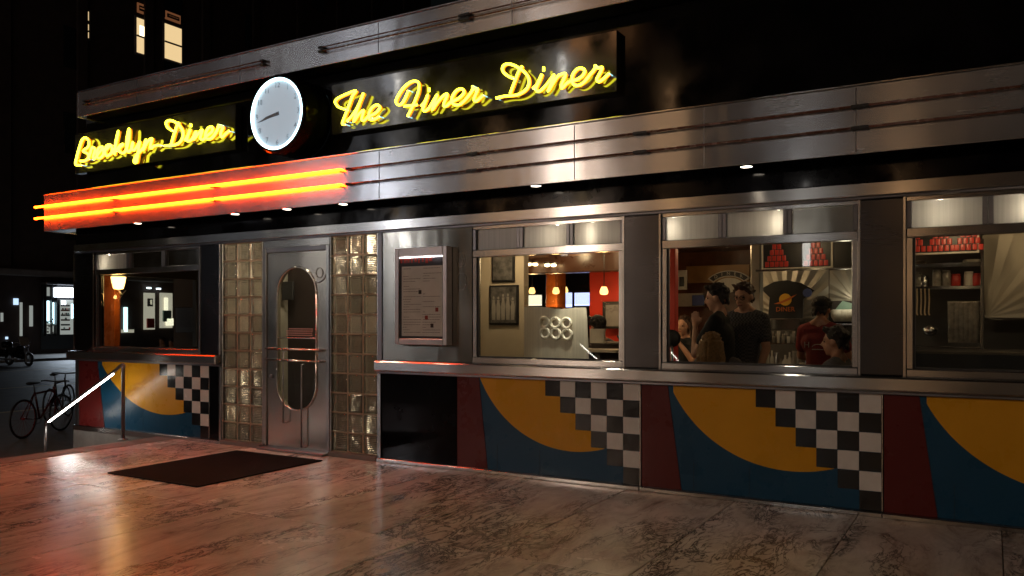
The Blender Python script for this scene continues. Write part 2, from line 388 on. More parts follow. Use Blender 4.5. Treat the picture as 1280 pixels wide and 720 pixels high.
for p in ((171, 3, 186, 18), (206, 13, 225, 27)):
    a = atx(p[0], p[1], X5); b = atx(p[2], p[3], X5); z1, z0 = a.z, atx((p[0]+p[2])/2, p[3], X5).z
    fr = box('ornament_panel', X5, X5+.08, a.y, b.y, z0, z1, 'orn', tw, .01)
    o = box('panel_centre', X5+.06, X5+.12, a.y+.12, b.y-.12, z0+.16, z1-.16, 'black', fr, .01); o.location -= fr.location
    for k in range(3):
        yy = a.y + (b.y-a.y)*(.28+.22*k); o = box('carved_knot', X5+.11, X5+.16, yy-.11, yy+.11, z0+.3, z1-.3, 'orn', fr, .02); o.location -= fr.location
for k in range(6):          # unlit windows of the tower
    for j in range(9):
        yy = 16+k*7.2; zz = 6.5+j*5.4
        if k < 5 or j % 2:
            box('window', X5-.1, X5+.06, yy, yy+1.5, zz, zz+2.6, 'dark_glass', tw, .02)
for k in range(10): box('pier', X5, X5+.22, 14.5+k*4.75, 15.2+k*4.75, 4.6, 60, 'tower', tw, .03)
box('cornice', X5, X5+.5, 14, 62, 4.1, 4.5, 'tower_pale', tw, .05)
# shop in the base of the tower
shop = thing('corner_shop', 'brightly lit corner shop with white sign across the street, left edge', 'shop', (0,0,0))
def sbox(nm, p, m, d0=.05, d1=.3):
    a = atx(p[0], p[1], X5); b = atx(p[2], p[3], X5); xm = (p[0]+p[2])/2
    z1 = atx(xm, p[1], X5).z; z0 = atx(xm, p[3], X5).z
    return box(nm, X5+d0, X5+d1, a.y, b.y, z0, z1, m, shop, .01)
sbox('shop_front', (50, 352, 110, 436), 'black', .02, .1)
sbox('sign_board', (66, 360, 106, 372), 'shop_sign', .1, .5)
sbox('lit_window', (54, 376, 60, 417), 'shop_glass', .1, .16); sbox('lit_window', (62, 378, 66, 406), 'shop_glass', .1, .16)
sbox('lit_window', (54, 359, 64, 370), 'shop_dim', .1, .16); sbox('lit_window', (95, 378, 99, 415), 'shop_glass', .1, .16)
sbox('window_display', (54, 404, 65, 417), 'shop_dim', .12, .2)
dd = sbox('door_opening', (72, 375, 91, 418), 'shop_dim', .1, .16)
for k in range(6): sbox('shelf', (74, 381+k*6, 85, 383+k*6), 'brown' if k % 2 else 'black', .16, .22)
sbox('door_frame', (70, 374, 72.4, 419), 'black', .12, .24); sbox('door_frame', (90.5, 374, 92.5, 419), 'black', .12, .24)
sbox('lit_poster', (75, 376, 80, 381), 'shop_sign', .16, .2); sbox('light_strip', (87, 380, 89.5, 398), 'shop_glass', .16, .2)
light('shop_spill', 'AREA', (X5+2.2, atx(80, 400, X5).y, 2.6), 260, (.72, .85, 1), parent=shop, rot=(0, R(-55), 0)).data.size = 3
rs = random.Random(21)
for k in range(14): xx = rs.uniform(55, 64); yy = rs.uniform(398, 415); sbox('displayed_goods', (xx, yy, xx+rs.uniform(.8, 1.8), yy+rs.uniform(1, 3)), rs.choice(['black', 'white', 'brown', 'teal']), .2, .26+.01*k)
for k in range(16): xx = rs.uniform(75, 84); yy = 379+6*rs.randint(0, 5); sbox('shelf_goods', (xx, yy, xx+rs.uniform(.7, 1.6), yy+3), rs.choice(['can', 'white', 'brown', 'teal', 'black']), .17, .2+.005*k)
for xx in (60.3, 66.4, 53): sbox('window_frame', (xx, 356, xx+.9, 420), 'black', .12, .4)
sbox('awning_rail', (50, 354, 108, 356.5), 'grey_metal', .1, .7)
sh2 = thing('dim_shop', 'dim shop windows left of the bright corner shop', 'shop')
for p, m in (((16,373,22,381),'win_cool'), ((0,391,3,402),'shop_dim'), ((24,378,27,420),'shop_dim'), ((36,382,40,408),'win_cool' ), ((6,421,9,424),'win_cool')):
    a = atx(p[0], p[1], X5); b = atx(p[2], p[3], X5); o = box('shop_window', X5+.05, X5+.1, a.y, b.y, a.z, atx(p[0], p[3], X5).z, 'shop_dim' if p[0] == 36 else m, sh2, .01)
# shop seen through the diner's end window
sh3 = thing('lit_boutique', 'boutique with pale lit window displays seen through the end window of the diner', 'shop')
X6 = -50
for p, m in (((153,384,158,415),'shop_glass'), ((178,366,192,412),'shop_boutique'), ((198,366,214,410),'shop_boutique'), ((150,412,166,416),'shop_boutique')):
    if m not in M: M[m] = glow(m, (.95, .85, .7), .5)
    a = atx(p[0], p[1], X6); b = atx(p[2], p[3], X6); o = box('display_window', X6+.1, X6+.15, a.y, b.y, atx(p[0], p[3], X6).z, atx(p[0], p[1], X6).z, m, sh3, .01)
for p, m in (((182,373,188,383),'black'), ((184,374.5,187,381),'white_glow'), ((181,398,190,410),'can'), ((203,372,207,388),'white_glow'), ((201,388,211,402),'teal'), ((205,398,214,407),'white_glow'), ((181,359,186,361),'shop_sign'), ((193,360,198,362),'shop_sign')):
    a = atx(p[0], p[1], X6); b = atx(p[2], p[3], X6); box('display_item', X6+.16, X6+.3, a.y, b.y, atx(p[0], p[3], X6).z, atx(p[0], p[1], X6).z, m, sh3, .02)

# tower that rises behind the diner
bt = thing('backing_tower', 'very dark tall building rising right behind the diner roof', 'building')
box('wall', -8.6, 14, 9.0, 24, -.6, 55, 'tower', bt, .05)
for k in range(11):
    box('pier', -8.2+k*2.0, -7.8+k*2.0, 8.75, 9.0, 3, 50, 'tower_pale', bt, .03)
    for j in range(6): box('window', -7.4+k*2.0, -6.4+k*2.0, 8.93, 8.999, 6+j*4.5, 8.6+j*4.5, 'dark_glass', bt, .01)

# buildings across the plaza behind the camera (they show in the steel and the glass)
def grid_building(name, label, x0, x1, y, h, wm, frac, seed):
    rnd = random.Random(seed); t = thing(name, label, 'building')
    box('wall', x0, x1, y-12, y, -.6, h, 'tower', t, .05)
    bm = bmesh.new(); bd = bmesh.new(); z = 5
    while z < h-3:
        x = x0+1
        while x < x1-2:
            bbox(bm if rnd.random() < frac*(.5+.5*math.sin(x*.35+seed)) else bd, x, x+1.3, y-.05, y+.05, z, z+2); x += 2.6
        z += 3.6
    finish('lit_windows', bm, wm, t)['kind'] = 'stuff'; finish('dark_windows', bd, 'dark_glass', t)['kind'] = 'stuff'
    return t
M['far_cool'] = glow('office_light', (.9, .92, 1), 1.7); M['far_warm'] = glow('street_amber', (1, .45, .18), 1.5)
grid_building('office_block', 'office block with cool lit windows across the plaza behind the viewer', -50, -31, -34, 40, 'far_cool', .6, 1)
grid_building('hotel_block', 'hotel block with amber lit windows across the plaza behind the viewer', -29, -15, -34, 34, 'far_warm', .6, 2)
grid_building('dark_block', 'mostly dark block across the plaza behind the viewer', -12, 26, -34, 46, 'far_warm', .16, 3)
M['streak_white'] = glow('streak_white', (1, .95, .88), 9); M['streak_amber'] = glow('streak_amber', (1, .55, .25), 7)
for k, (x, z0, z1, m, lb) in enumerate(((-38, 5, 15, 'streak_white', 'leftmost tall white'), (-31.5, 7, 17, 'streak_white', 'second tall white'), (-24.5, 6, 13, 'streak_amber', 'leftmost amber'), (-20.2, 5, 16, 'streak_white', 'narrow white'), (-14.2, 6, 14, 'streak_amber', 'second amber'), (-7.5, 4, 8, 'streak_white', 'short white'), (-3.4, 4, 9, 'streak_amber', 'rightmost amber'))):
    t = thing('streak_strip', lb+' glowing strip added behind the viewer to streak the steel', 'glowing strip', (x, -33.4, 0)); box('lit_face', -.16, .16, -.1, .1, z0, z1, m, t, .02); box('bracket', -.05, .05, -.6, -.101, z1-.4, z1-.3, 'black', t, 0)  # unseen glowing strips added to draw upright streaks in the steel
def street_lamp(x, y, e, col, label):
    t = thing('street_lamp', label, 'street lamp', (x, y, -.6), 0, 'street lamps on the plaza side')
    lathe('post', [(.12,0),(.1,.3),(.06,.5),(.05,5.2),(.05,5.25)], 'black', t)
    lathe('lantern', [(.06,5.25),(.2,5.4),(.24,5.7),(.1,5.95),(.02,6.05)], 'lantern', t)
    light('lamp_light', 'POINT', (0,0,5.0), e, col, .22, t)
M['lantern'] = glow('lantern_glass', (1, .72, .42), 6)
street_lamp(-10.6, -15.5, 700, (1, .72, .52), 'black post lamp with warm lantern on the far side of the plaza')
street_lamp(-17, -15.0, 330, (.9, .92, 1), 'black post lamp with pale lantern near the lower pavement')
street_lamp(3.2, -12.5, 330, (1, .76, .55), 'post lamp added out of view to light the right end of the plaza')  # added lamp, lights the right floor and stays out of visible reflections

# ================================================================== DINER
DN = thing('diner', 'chrome and enamel diner with neon trim, corner restaurant', 'diner')
Z_SILL0, Z_SILL1, Z_W0, Z_W1, Z_T0, Z_T1, Z_H0, Z_H1 = .945, 1.05, 1.11, 2.075, 2.145, 2.34, 2.40, 2.50
Z_F0, Z_F1, Z_U0, Z_U1 = 2.675, 3.165, 4.135, 4.455
XL = fx(95)                                         # left end
OV = .28
box('header_strip', XL, XR, -.035, .1, Z_H0, Z_H1, 'steel', DN, .006)
box('header_trim', XL, XR, -.02, .1, Z_H0-.022, Z_H0-.002, 'steel_dark', DN, .004)
box('black_frieze', XL, XR, 0, .12, Z_H1+.002, Z_F0+.3, 'black_gloss', DN, 0)
box('soffit', XL-OV+.01, XR, -OV+.012, .0-.002, Z_F0+.004, Z_F0+.03, 'black_gloss', DN, 0)
box('lower_fascia', XL-OV, XR, -OV, -OV+.012, Z_F0, Z_F1, 'fascia', DN, .003)
box('fascia_return', XL-OV, XL-OV+.012, -OV+.014, 6, Z_F0, Z_F1, 'fascia', DN, .003)
box('fascia_cap', XL-OV-.01, XR, -OV-.014, 0, Z_F1+.002, Z_F1+.016, 'steel', DN, .003)
box('sign_band', XL+.25, XR, 0, .14, Z_F1+.018, Z_U0-.002, 'black_band', DN, 0)
box('end_band', XL+.25, XL+.39, .142, 6, Z_F1+.018, Z_U0-.002, 'black_band', DN, 0)
XU = at(98, 130, -OV).x
box('upper_fascia', XU, XR, -OV, -OV+.012, Z_U0, Z_U1, 'fascia', DN, .003)
box('upper_soffit', XU, XR, -OV+.014, .0, Z_U0+.003, Z_U0+.02, 'black_gloss', DN, 0)
box('upper_cap', XU, XR, -OV-.008, 4, Z_U1+.002, Z_U1+.02, 'steel_dark', DN, .003)
box('upper_return', XU-.03, XU-.002, -OV-.004, 4, Z_U0-.003, Z_U1, 'fascia', DN, .003)
box('roof', XL, XR, 0.15, 8.9, Z_U1-.3, Z_U1-.02, 'black', DN, 0)
# fascia panel joints
for px in (171, 300, 473, 640, 880):
    x = at(px, 60, -OV).x; box('panel_joint', x-.004, x+.004, -OV-.002, -OV, Z_U0+.01, Z_U1-.01, 'steel_dark', DN, 0)
for px in (474, 718, 880, 1070):
    x = at(px, 220, -OV).x; box('panel_joint', x-.004, x+.004, -OV-.002, -OV, Z_F0+.01, Z_F1-.01, 'steel_dark', DN, 0)
# pillars
for a, b in ((95, 120), (252, 278), (780, 828), (1073, 1133)):
    x0, x1 = fx(a), fx(b); box('pillar', x0, x1, -.03, .12, Z_SILL1+.002, Z_H0-.024, 'pillar', DN, .012)
    for xx in (x0, x1-.02): box('pillar_trim', xx, xx+.02, -.04, -.031, Z_SILL1+.002, Z_H0-.024, 'steel', DN, .004)
# next bays to the right, outside the picture
W4 = (fx(1133), fx(1133)+1.56)
box('pillar', W4[1], W4[1]+.36, -.03, .12, Z_SILL1+.002, Z_H0-.024, 'pillar', DN, .012)
box('end_panel', W4[1]+.362, XR, -.03, .12, .02, Z_H0-.024, 'steel', DN, .01)
# sills
for a, b in ((XL-.06, fx(278)), (fx(475), W4[1]+.36)):
    box('sill', a, b, -.11, .12, Z_SILL0, Z_SILL1, 'steel', DN, .012)
    box('sill_lip', a, b, -.06, .1, Z_SILL0-.026, Z_SILL0-.002, 'steel_dark', DN, .004)
# windows
def window(x0, x1, hot):
    cx = (x0+x1)/2; fr = box('window', x0, x1, -.012, .06, Z_T1+.002, Z_H0-.024, 'steel', DN, .004); c = fr.location
    def s(nm, a, b, y0, y1, z0, z1, m, bev=.004):
        o = box(nm, a, b, y0, y1, z0, z1, m, fr, bev); o.location -= c; return o
    s('transom_bar', x0, x1, -.02, .06, Z_W1, Z_T0, 'steel', .006)
    s('bottom_rail', x0, x1, -.03, .06, Z_SILL1+.002, Z_W0, 'steel', .006)
    s('stile', x0, x0+.045, -.016, .06, Z_W0+.001, Z_W1-.001, 'steel'); s('stile', x1-.045, x1, -.016, .06, Z_W0+.001, Z_W1-.001, 'steel')
    s('pane', x0+.045, x1-.045, .02, .026, Z_W0, Z_W1, 'pane', 0)
    s('gasket', x0+.045, x0+.06, .0, .019, Z_W0, Z_W1, 'black', 0); s('gasket', x0+.045, x1-.045, .0, .019, Z_W0, Z_W0+.012, 'black', 0)
    wd = (x1-x0)/3
    for k in range(3):
        a = x0+k*wd; s('mullion', a, a+.035, -.014, .06, Z_T0+.001, Z_T1+.001, 'steel_dark'); s('mullion', a+wd-.035, a+wd-.001, -.014, .06, Z_T0+.001, Z_T1+.001, 'steel_dark')
        s('transom_light', a+.036, a+wd-.036, .014, .02, Z_T0, Z_T1, 'frost' if hot[k] is not None else 'satin', 0)
        if hot[k]:
            xx = a+.036+(wd-.072)*hot[k][0]
            bm = bmesh.new(); tube(bm, [(xx, .06+hot[k][1], Z_T0+.02), (xx, .06+hot[k][1], Z_T1-.02)], .012); o = finish('highlight_tube', bm, 'highlight_tube', fr, True); o.location = -c  # added glowing tube, imitates an upright highlight on the transom
    # white box behind the transoms for the added highlight tubes
    s('transom_back', x0, x1, .16, .17, Z_T0-.02, Z_T1+.03, 'white'); s('transom_floor', x0, x1, .061, .159, Z_T0-.02, Z_T0-.012, 'white')
    return fr
WL = (fx(120), fx(252)); W2 = (fx(592), fx(780)); W3 = (fx(828), fx(1073))
window(*WL, [(.2, .03), None, None])
window(*W2, [0, (.65, .07), (.35, .015)])
window(*W3, [(.1, .02), (.9, .015), None])
window(*W4, [(.4, .07), (.45, .015), 0])

# murals
def mural(x0, x1, xr_top, xr_bot, cxy, Rr):
    """red strip, blue field, yellow disc, stair of checks against the right edge"""
    z0, z1 = .04, Z_SILL0-.028
    mu = box('mural', x0, x1, .0, .05, z0, z1, 'blue_panel', DN, 0); c = mu.location
    nm = lambda o: setattr(o, 'location', o.location - c) or o
    r = prism('red_panel', [(x0, z0), (xr_bot, z0), (xr_top, z1), (x0, z1)], -.006, -.0005, 'red_panel', mu, -c)
    t = (x1-.004-(xc := x1-.93))/6; zt = (z1-z0)/6
    # yellow: the part of the disc under the sill
    pts = []; n = 48
    for k in range(n+1):
        a = math.pi*2*k/n; pts.append((cxy[0]+Rr*math.cos(a), cxy[1]+Rr*math.sin(a)))
    low = sorted([p for p in pts if p[1] < z1 and p[0] <= xc+6*t], key=lambda p: p[0])
    xs = math.sqrt(max(0, Rr*Rr-(cxy[1]-z1)**2)); xa = cxy[0]-xs
    low = [(xa, z1)] + [p for p in low if p[0] > xa+.01]
    xe = min(low[-1][0], x1-.004)
    # cut the disc where the stair of checks begins
    out = []
    for k in range(60):
        x = xa + (x1-.005-xa)*k/59; d = Rr*Rr-(x-cxy[0])**2; zc = cxy[1]-math.sqrt(max(0, d))
        kk = int((x-xc)/t) if x > xc else -1
        top = z1 if x <= xc else z1-zt*(kk+1)
        if zc < top: out.append((x, zc, top))
    poly = [(p[0], p[1]) for p in out]; up = []
    for k in range(len(out)-1, -1, -1):
        up.append((out[k][0], out[k][2]))
        if k > 0 and abs(out[k][2]-out[k-1][2]) > .01:
            kk = round((z1-out[k][2])/zt)-1; up.append((xc+t*kk, out[k][2])); up.append((xc+t*kk, out[k-1][2]))
    # triangulated strip so that the odd outline stays clean
    prism('yellow_disc', poly+up, -.005, -.0006, 'yellow_panel', mu, -c)
    bm = bmesh.new(); bbox(bm, -t/2+.0016, t/2-.0016, -.004, .004, -zt/2+.0016, zt/2-.0016, .0012); tb = finish('check_tile', bm, 'tile_black', mu)
    bm = bmesh.new(); bbox(bm, -t/2+.0016, t/2-.0016, -.004, .004, -zt/2+.0016, zt/2-.0016, .0012); tw_ = finish('check_tile', bm, 'tile_white', mu)
    first = {0: tb, 1: tw_}
    for row in range(6):
        for k in range(6-row):
            col = row+k; kind = k % 2; loc = Vector((xc+t*(col+.5), -.0048, z1-zt*(row+.5)))-c
            o = first[kind]
            if o is None: o = share(base[kind], mu)
            else:
                base = locals().get('base', {}); base[kind] = o; first[kind] = None
            o.location = loc
    box('mural_edge', x1-.003, x1+.007, -.012, .0, z0, z1, 'steel', DN, .001)
    for xj in [x0+.46*k for k in range(1, int((x1-x0)/.46)+1)]:
        if xj < xc-.05:
            o = box('panel_seam', xj-.0012, xj+.0012, -.0065, -.0051, z0, z0+.25, 'black', mu, 0); o.location -= c
P4 = 1.92
x2 = (fx(572), fx(801))
mural(XL+.08, fx(262), fx(122), fx(131), (-8.97, 1.98), 1.70)
mural(x2[0], x2[1]-.004, x2[0]+.25, x2[0]+.35, (-3.28, 1.36), 1.08)
for k in (1, 2, 3):
    mural(x2[0]+1.915*k+.006, x2[1]+1.915*k-.004, x2[0]+1.915*k+.24, x2[0]+1.915*k+.36, (-3.28+1.915*k, 1.36), 1.08)
box('corner_post', XL, XL+.078, -.012, .1, .02, Z_SILL0-.028, 'black', DN, .004)
box('black_panel', fx(478), x2[0]-.004, -.012, .05, .04, Z_SILL0-.028, 'black_gloss', DN, .003)
box('black_panel', fx(262)+.01, fx(275), -.012, .05, .04, Z_SILL0-.028, 'black_gloss', DN, .003)
box('panel_trim', fx(275)+.001, fx(278), -.02, .05, .0, Z_SILL0-.028, 'steel', DN, .003)
box('wall_backing', fx(478), W4[1]+.3, .052, .1, .0, Z_SILL0-.03, 'black', DN, 0)
box('wall_backing', XL+.01, fx(278), .052, .1, -.6, Z_SILL0-.03, 'black', DN, 0)
for a, b in ((fx(415), x2[0]), (x2[0], x2[1]), (x2[1], x2[1]+1.915), (x2[1]+1.915, W4[1]+.36)):
    box('base_strip', a+.001, b-.001, -.05, .1, .0, .038, 'steel', DN, .006)
box('base_strip', XL, fx(278), -.05, .1, -.03, .038, 'steel', DN, .006)
box('foot_wall', XL, XE-.002, -.04, .1, -.62, -.032, 'concrete', DN, .004)
# menu panel
box('steel_panel', fx(480), fx(592)-.002, -.02, .1, Z_SILL1+.002, Z_H0-.024, 'satin', DN, .004)
box('panel_trim', fx(474.5), fx(480)-.002, -.03, .1, Z_SILL1+.002, Z_H0-.024, 'steel_dark', DN, .004)
box('panel_trim', fx(474.5), fx(478)-.002, -.03, .1, .02, Z_SILL0-.03, 'steel', DN, .004)
# etched whorls on the panel
for px, py, r in ((576, 325, .05), (576, 325, .03), (577, 352, .06)):
    p = at(px, py, -.022); tubeo('polish_mark', [p+Vector((r*math.cos(a), 0, 1.4*r*math.sin(a))) for a in [R(20*k) for k in range(19)]], .0014, 'steel', DN, 5)

# glass block columns
gb = bmesh.new(); BW, BH = .214, .2
bbox(gb, -.5, .5, -.5, .5, -.5, .5, 0)
bm = bmesh.new(); bbox(bm, -BW/2, BW/2, -.045, .045, -BH/2, BH/2, .02)
def block_column(pxa, pxb):
    xa, xb = fx(pxa), fx(pxb); rows = 11; z0, z1 = .05, Z_H0-.026; dz = (z1-z0)/rows; dx = (xb-xa-.03)/3
    col = box('glass_block_panel', xa, xa+.014, -.02, .1, z0, z1, 'steel', DN, .003); c = col.location
    o = box('side_trim', xb-.014, xb, -.02, .1, z0, z1, 'steel', col, .003); o.location -= c
    for k in range(rows+1):
        o = box('grout_line', xa+.015, xb-.015, .004, .085, z0+dz*k-.006+(.006 if k==0 else 0), z0+dz*k+.006, 'grout', col, 0); o.location -= c
    for k in (1, 2):
        o = box('grout_upright', xa+.015+dx*k-.006, xa+.015+dx*k+.006, .006, .083, z0+.007, z1-.007, 'grout', col, 0); o.location -= c
    b2 = bmesh.new(); bbox(b2, -dx/2+.0065, dx/2-.0065, -.045, .045, -dz/2+.0065, dz/2-.0065, .014)
    proto = finish('glass_block', b2, 'block', col)
    for k in range(rows):
        for j in range(3):
            o = proto if (k, j) == (0, 0) else share(proto, col)
            o.location = Vector((xa+.015+dx*(j+.5), .042, z0+dz*(k+.5)))-c
    box('column_base', xa, xb, -.06, .1, 0, .048, 'concrete', DN, .004)
block_column(279, 330); block_column(414, 474)
gb.free()
# door
xa, xb = fx(330), fx(413)
box('door_header', xa+.002, xb-.002, -.01, .1, 2.29, Z_H0-.026, 'steel', DN, .004)
box('door_jamb', xa+.002, xa+.05, -.02, .1, .0, 2.288, 'steel', DN, .004); box('door_jamb', xb-.05, xb-.002, -.02, .1, .0, 2.288, 'steel', DN, .004)
box('door_head', xa+.052, xb-.052, -.02, .1, 2.235, 2.288, 'steel_dark', DN, .004)
box('threshold', xa+.002, xb-.002, -.12, .1, .002, .03, 'grey_metal', DN, .006)
dx0, dx1 = xa+.056, xb-.056; dcx = (dx0+dx1)/2; oc = at(371, 400, 0).x; rw = .3; zt_, zb_ = 2.06, .46
bm = bmesh.new()
def ov(k, n, r=rw, zt=zt_, zb=zb_):
    a = 2*math.pi*k/n; z = (zt-r if math.sin(a) >= 0 else zb+r)
    return (oc+r*math.cos(a), z+r*math.sin(a))
n = 64; inner = [ov(k, n) for k in range(n)]
def outer(p):
    # push radially from the door's middle line to the leaf's rectangle
    d = Vector((p[0]-oc, 0)); a = math.atan2(p[1]-(zt_+zb_)/2, p[0]-oc)
    return None
# leaf made as a grid of quads round the opening: left, right, and the two heads
def leaf_part(name, pts): return prism(name, pts, .0, .045, 'door_steel', door)
dc = Vector((dcx, .02, 1.13)); door = bpy.data.objects.new('door', None); link(door, DN)
top = [p for p in inner[:n//2+1]]; bot = [(oc-rw, zb_+rw)]+[p for p in inner[n//2+1:]]+[(oc+rw, zb_+rw)]
prism('leaf_face', [(dx1, zt_-rw), (dx1, 2.228), (dx0, 2.228), (dx0, zt_-rw)] + [(p[0], p[1]) for p in reversed(top)], .0, .045, 'door_steel', door)
prism('leaf_face', [(dx0, zb_+rw), (dx0, .034), (dx1, .034), (dx1, zb_+rw)] + [(p[0], p[1]) for p in reversed(bot)], .0, .045, 'door_steel', door)
prism('leaf_face', [(dx0, zb_+rw), (oc-rw, zb_+rw), (oc-rw, zt_-rw), (dx0, zt_-rw)], .0, .045, 'door_steel', door)
prism('leaf_face', [(oc+rw, zb_+rw), (dx1, zb_+rw), (dx1, zt_-rw), (oc+rw, zt_-rw)], .0, .045, 'door_steel', door)
tubeo('oval_trim', [(p[0], -.004, p[1]) for p in top+bot]+[(inner[0][0], -.004, inner[0][1])], .013, 'door_steel', door)
prism('door_glass', [ov(k, n, rw-.004, zt_-.003, zb_+.003) for k in range(n)], .022, .028, 'pane', door)
box('crossbar', oc-rw, oc+rw, .0, .02, 1.26, 1.275, 'steel', door, .003)
for zz in (1.145, 1.02):
    tubeo('push_bar', [(dx0+.03, -.0, zz), (dx0+.03, -.06, zz), (dx1-.06, -.06, zz-.005), (dx1-.06, -.0, zz-.005)], .011, 'door_steel', door)
tubeo('pull_bar', [(oc-.16, -.003, 1.12), (oc-.16, -.05, 1.12), (oc-.16, -.05, .32), (oc-.16, -.003, .32)], .008, 'grey_metal', door)
tubeo('pull_bar', [(oc+.12, -.003, .98), (oc+.12, -.05, .98), (oc+.12, -.05, .06), (oc+.12, -.003, .06)], .008, 'grey_metal', door)
bm = bmesh.new(); ball(bm, (dx0+.07, -.01, .83), .024, (1, .6, 1)); finish('lock', bm, 'grey_metal', door, True)
M['door_print'] = plain('pink_lettering', (.55, .3, .27), .6)
rr_ = random.Random(3)
for k in range(4):      # rows of small white lettering on the door glass
    x = oc-.2+(.02 if k else .06)
    bm = bmesh.new()
    while x < oc+.2:
        wdt = rr_.uniform(.012, .03); bbox(bm, x, x+wdt, .018, .0205, 1.365-.024*k, 1.377-.024*k); x += wdt+.008
    finish('door_lettering', bm, 'door_print', door)
tubeo('scroll_ornament', smoothpath([at(p[0], p[1], -.006) for p in ((381,335),(388,341),(392,350),(398,353),(405,348),(408,338),(408,330))]), .006, 'door_steel', door)
p0 = at(399, 341, -.006); tubeo('scroll_ornament', [p0+Vector((.05*math.cos(R(20*k)), 0, .055*math.sin(R(20*k)))) for k in range(19)], .005, 'door_steel', door)
# left end wall toward the street, with its window opening
for y0, y1, z0, z1 in ((.13, 6, -.6, 1.05), (.13, 6, 2.1, Z_F0+.3), (.13, .35, 1.05, 2.1), (5.7, 6, 1.05, 2.1)):
    box('end_wall', XL, XL+.1, y0, y1, z0+.001, z1-.001, 'steel_dark', DN, 0)
box('end_pane', XL+.04, XL+.046, .35, 5.7, 1.05, 2.1, 'pane', DN, 0)
for yy in (1.9, 3.6): box('end_mullion', XL+.0, XL+.09, yy, yy+.06, 1.052, 2.098, 'steel_dark', DN, .003)

# red canopy neon and the unlit tubes
def neon_run(pxs, z, m, Y=-OV-.042, r=.014):
    for a, b in zip(pxs[:-1], pxs[1:]):
        x0, x1 = fx(a, Y)+.03, fx(b, Y)-.03
        tubeo('neon_tube', [(x0, Y+.03, z), (x0, Y, z), (x1, Y, z), (x1, Y+.03, z)], r, m, DN, 8)
        for xx in (x0, x1): box('tube_clip', xx-.03, xx+.03, Y-.012, -OV-.001, z-.012, z+.012, 'black', DN, .003) if m != 'neon_red' else box('tube_clip', xx-.015, xx+.015, Y-.004, -OV-.001, z-.022, z-.013, 'black', DN, .002)
ZN = (3.01, 2.855)
for z in ZN:
    neon_run([42, 140, 266, 428], z, 'neon_red')
    neon_run([432, 590, 800, 1075, 1290], z, 'tube_dark', r=.009)
for z in (4.31, 4.27):
    neon_run([104, 330], z, 'tube_dark', r=.007); neon_run([398, 580, 780], z, 'tube_dark', r=.007)
# the ends where the lit tubes turn back
for z in ZN: pass
# soffit downlights
def downlight(px, py, e, first=[None]):
    p = atz(px, py, Z_F0); p.y = max(min(p.y, -.08), -.24)
    bm = bmesh.new(); r = .045
    ret = bmesh.ops.create_cone(bm, cap_ends=True, segments=20, radius1=r, radius2=r, depth=.006); d = finish('downlight', bm, 'downlight', DN, loc=(p.x, p.y, Z_F0+.0005))
    tubeo('downlight_ring', [(p.x+(r+.006)*math.cos(R(18*k)), p.y+(r+.006)*math.sin(R(18*k)), Z_F0-.001) for k in range(21)], .006, 'steel', DN, 6)
    light('downlight_beam', 'SPOT', (p.x, p.y, Z_F0-.02), e, (1, .82, .6), .03, DN, R(110), (0,0,0), .7)
for px, py, e in ((168, 278.5, 9), (291, 267, 9), (357, 261, 9), (429, 255, 8), (670, 232, 6), (933, 208, 4)): downlight(px, py, e)

# ================================================================== SIGNS
def at_strokes(strokes, ox, oy, s, Y): return [[at(ox+x/s, oy+y/s, Y) for x, y in st] for st in strokes]
def neon_sign(name, label, panel, words, Y, r):
    t = thing(name, label, 'neon sign')
    x0, x1 = fx(panel[0], Y+.07), fx(panel[1], Y+.07)
    box('sign_panel', x0, x1, Y+.075, -.001, 3.45, 3.985, 'sign_panel', t, .006)
    for (strokes, ox, oy, s) in words:
        for st in strokes:
            p = smoothpath([at(ox+x/s, oy+y/s, Y) for x, y in st], 5)
            if len(st) == 1: p = [at(ox+st[0][0]/s, oy+st[0][1]/s, Y)+Vector((0,0,dz)) for dz in (-.018, .018)]
            o = tubeo('neon_letter', p, r, 'neon_yellow', t, 8)
            if len(st) > 1: tubeo('orange_reflection', [q+Vector((0, .035, 0)) for q in p], r*.7, 'reflection_orange', t, 6)  # glowing strand imitates the letter's orange reflection in the panel
            if len(st) > 5:
                for e in (p[0], p[-1]): tubeo('tube_support', [e, e+Vector((0, .074, 0))], .006, 'neon_end', t, 6)
    return t
M['sign_panel'] = plain('sign_panel_black', (.025, .023, .02), .1, 0, .3, 3, spec=1.0)
THE = [[(195,375),(120,350),(85,310),(82,280),(110,250),(200,205),(312,165),(275,225),(235,330),(190,450),(160,535),(192,545)],
       [(210,510),(290,420),(355,300),(398,190),(370,260),(320,400),(288,515),(340,435),(400,385),(388,440),(378,490),(405,500),(450,455)],
       [(450,455),(530,420),(582,360),(555,325),(500,350),(460,420),(462,480),(510,492),(575,455)]]
FINER = [[(22,297),(-10,378),(-55,450),(-100,455),(-118,414),(-90,350),(-28,262),(45,205),(100,192),(138,218),(135,306),(100,405),(55,505),(12,590)],
         [(-25,475),(40,468),(120,458)],
         [(165,470),(205,425),(240,345),(210,430),(185,500),(205,530),(250,500),(300,420),(345,345),(320,420),(290,515),(340,440),(400,370),(452,335),(455,360),(430,420),(418,470),(450,472),(500,430),(580,390),(640,335),(640,290),(600,280),(550,310),(512,380),(512,430),(550,460),(610,450),(680,380),(738,300),(745,245)],
         [(255,290)],
         [(738,285),(770,278),(802,285),(775,350),(760,400),(780,420),(820,390),(862,350)]]
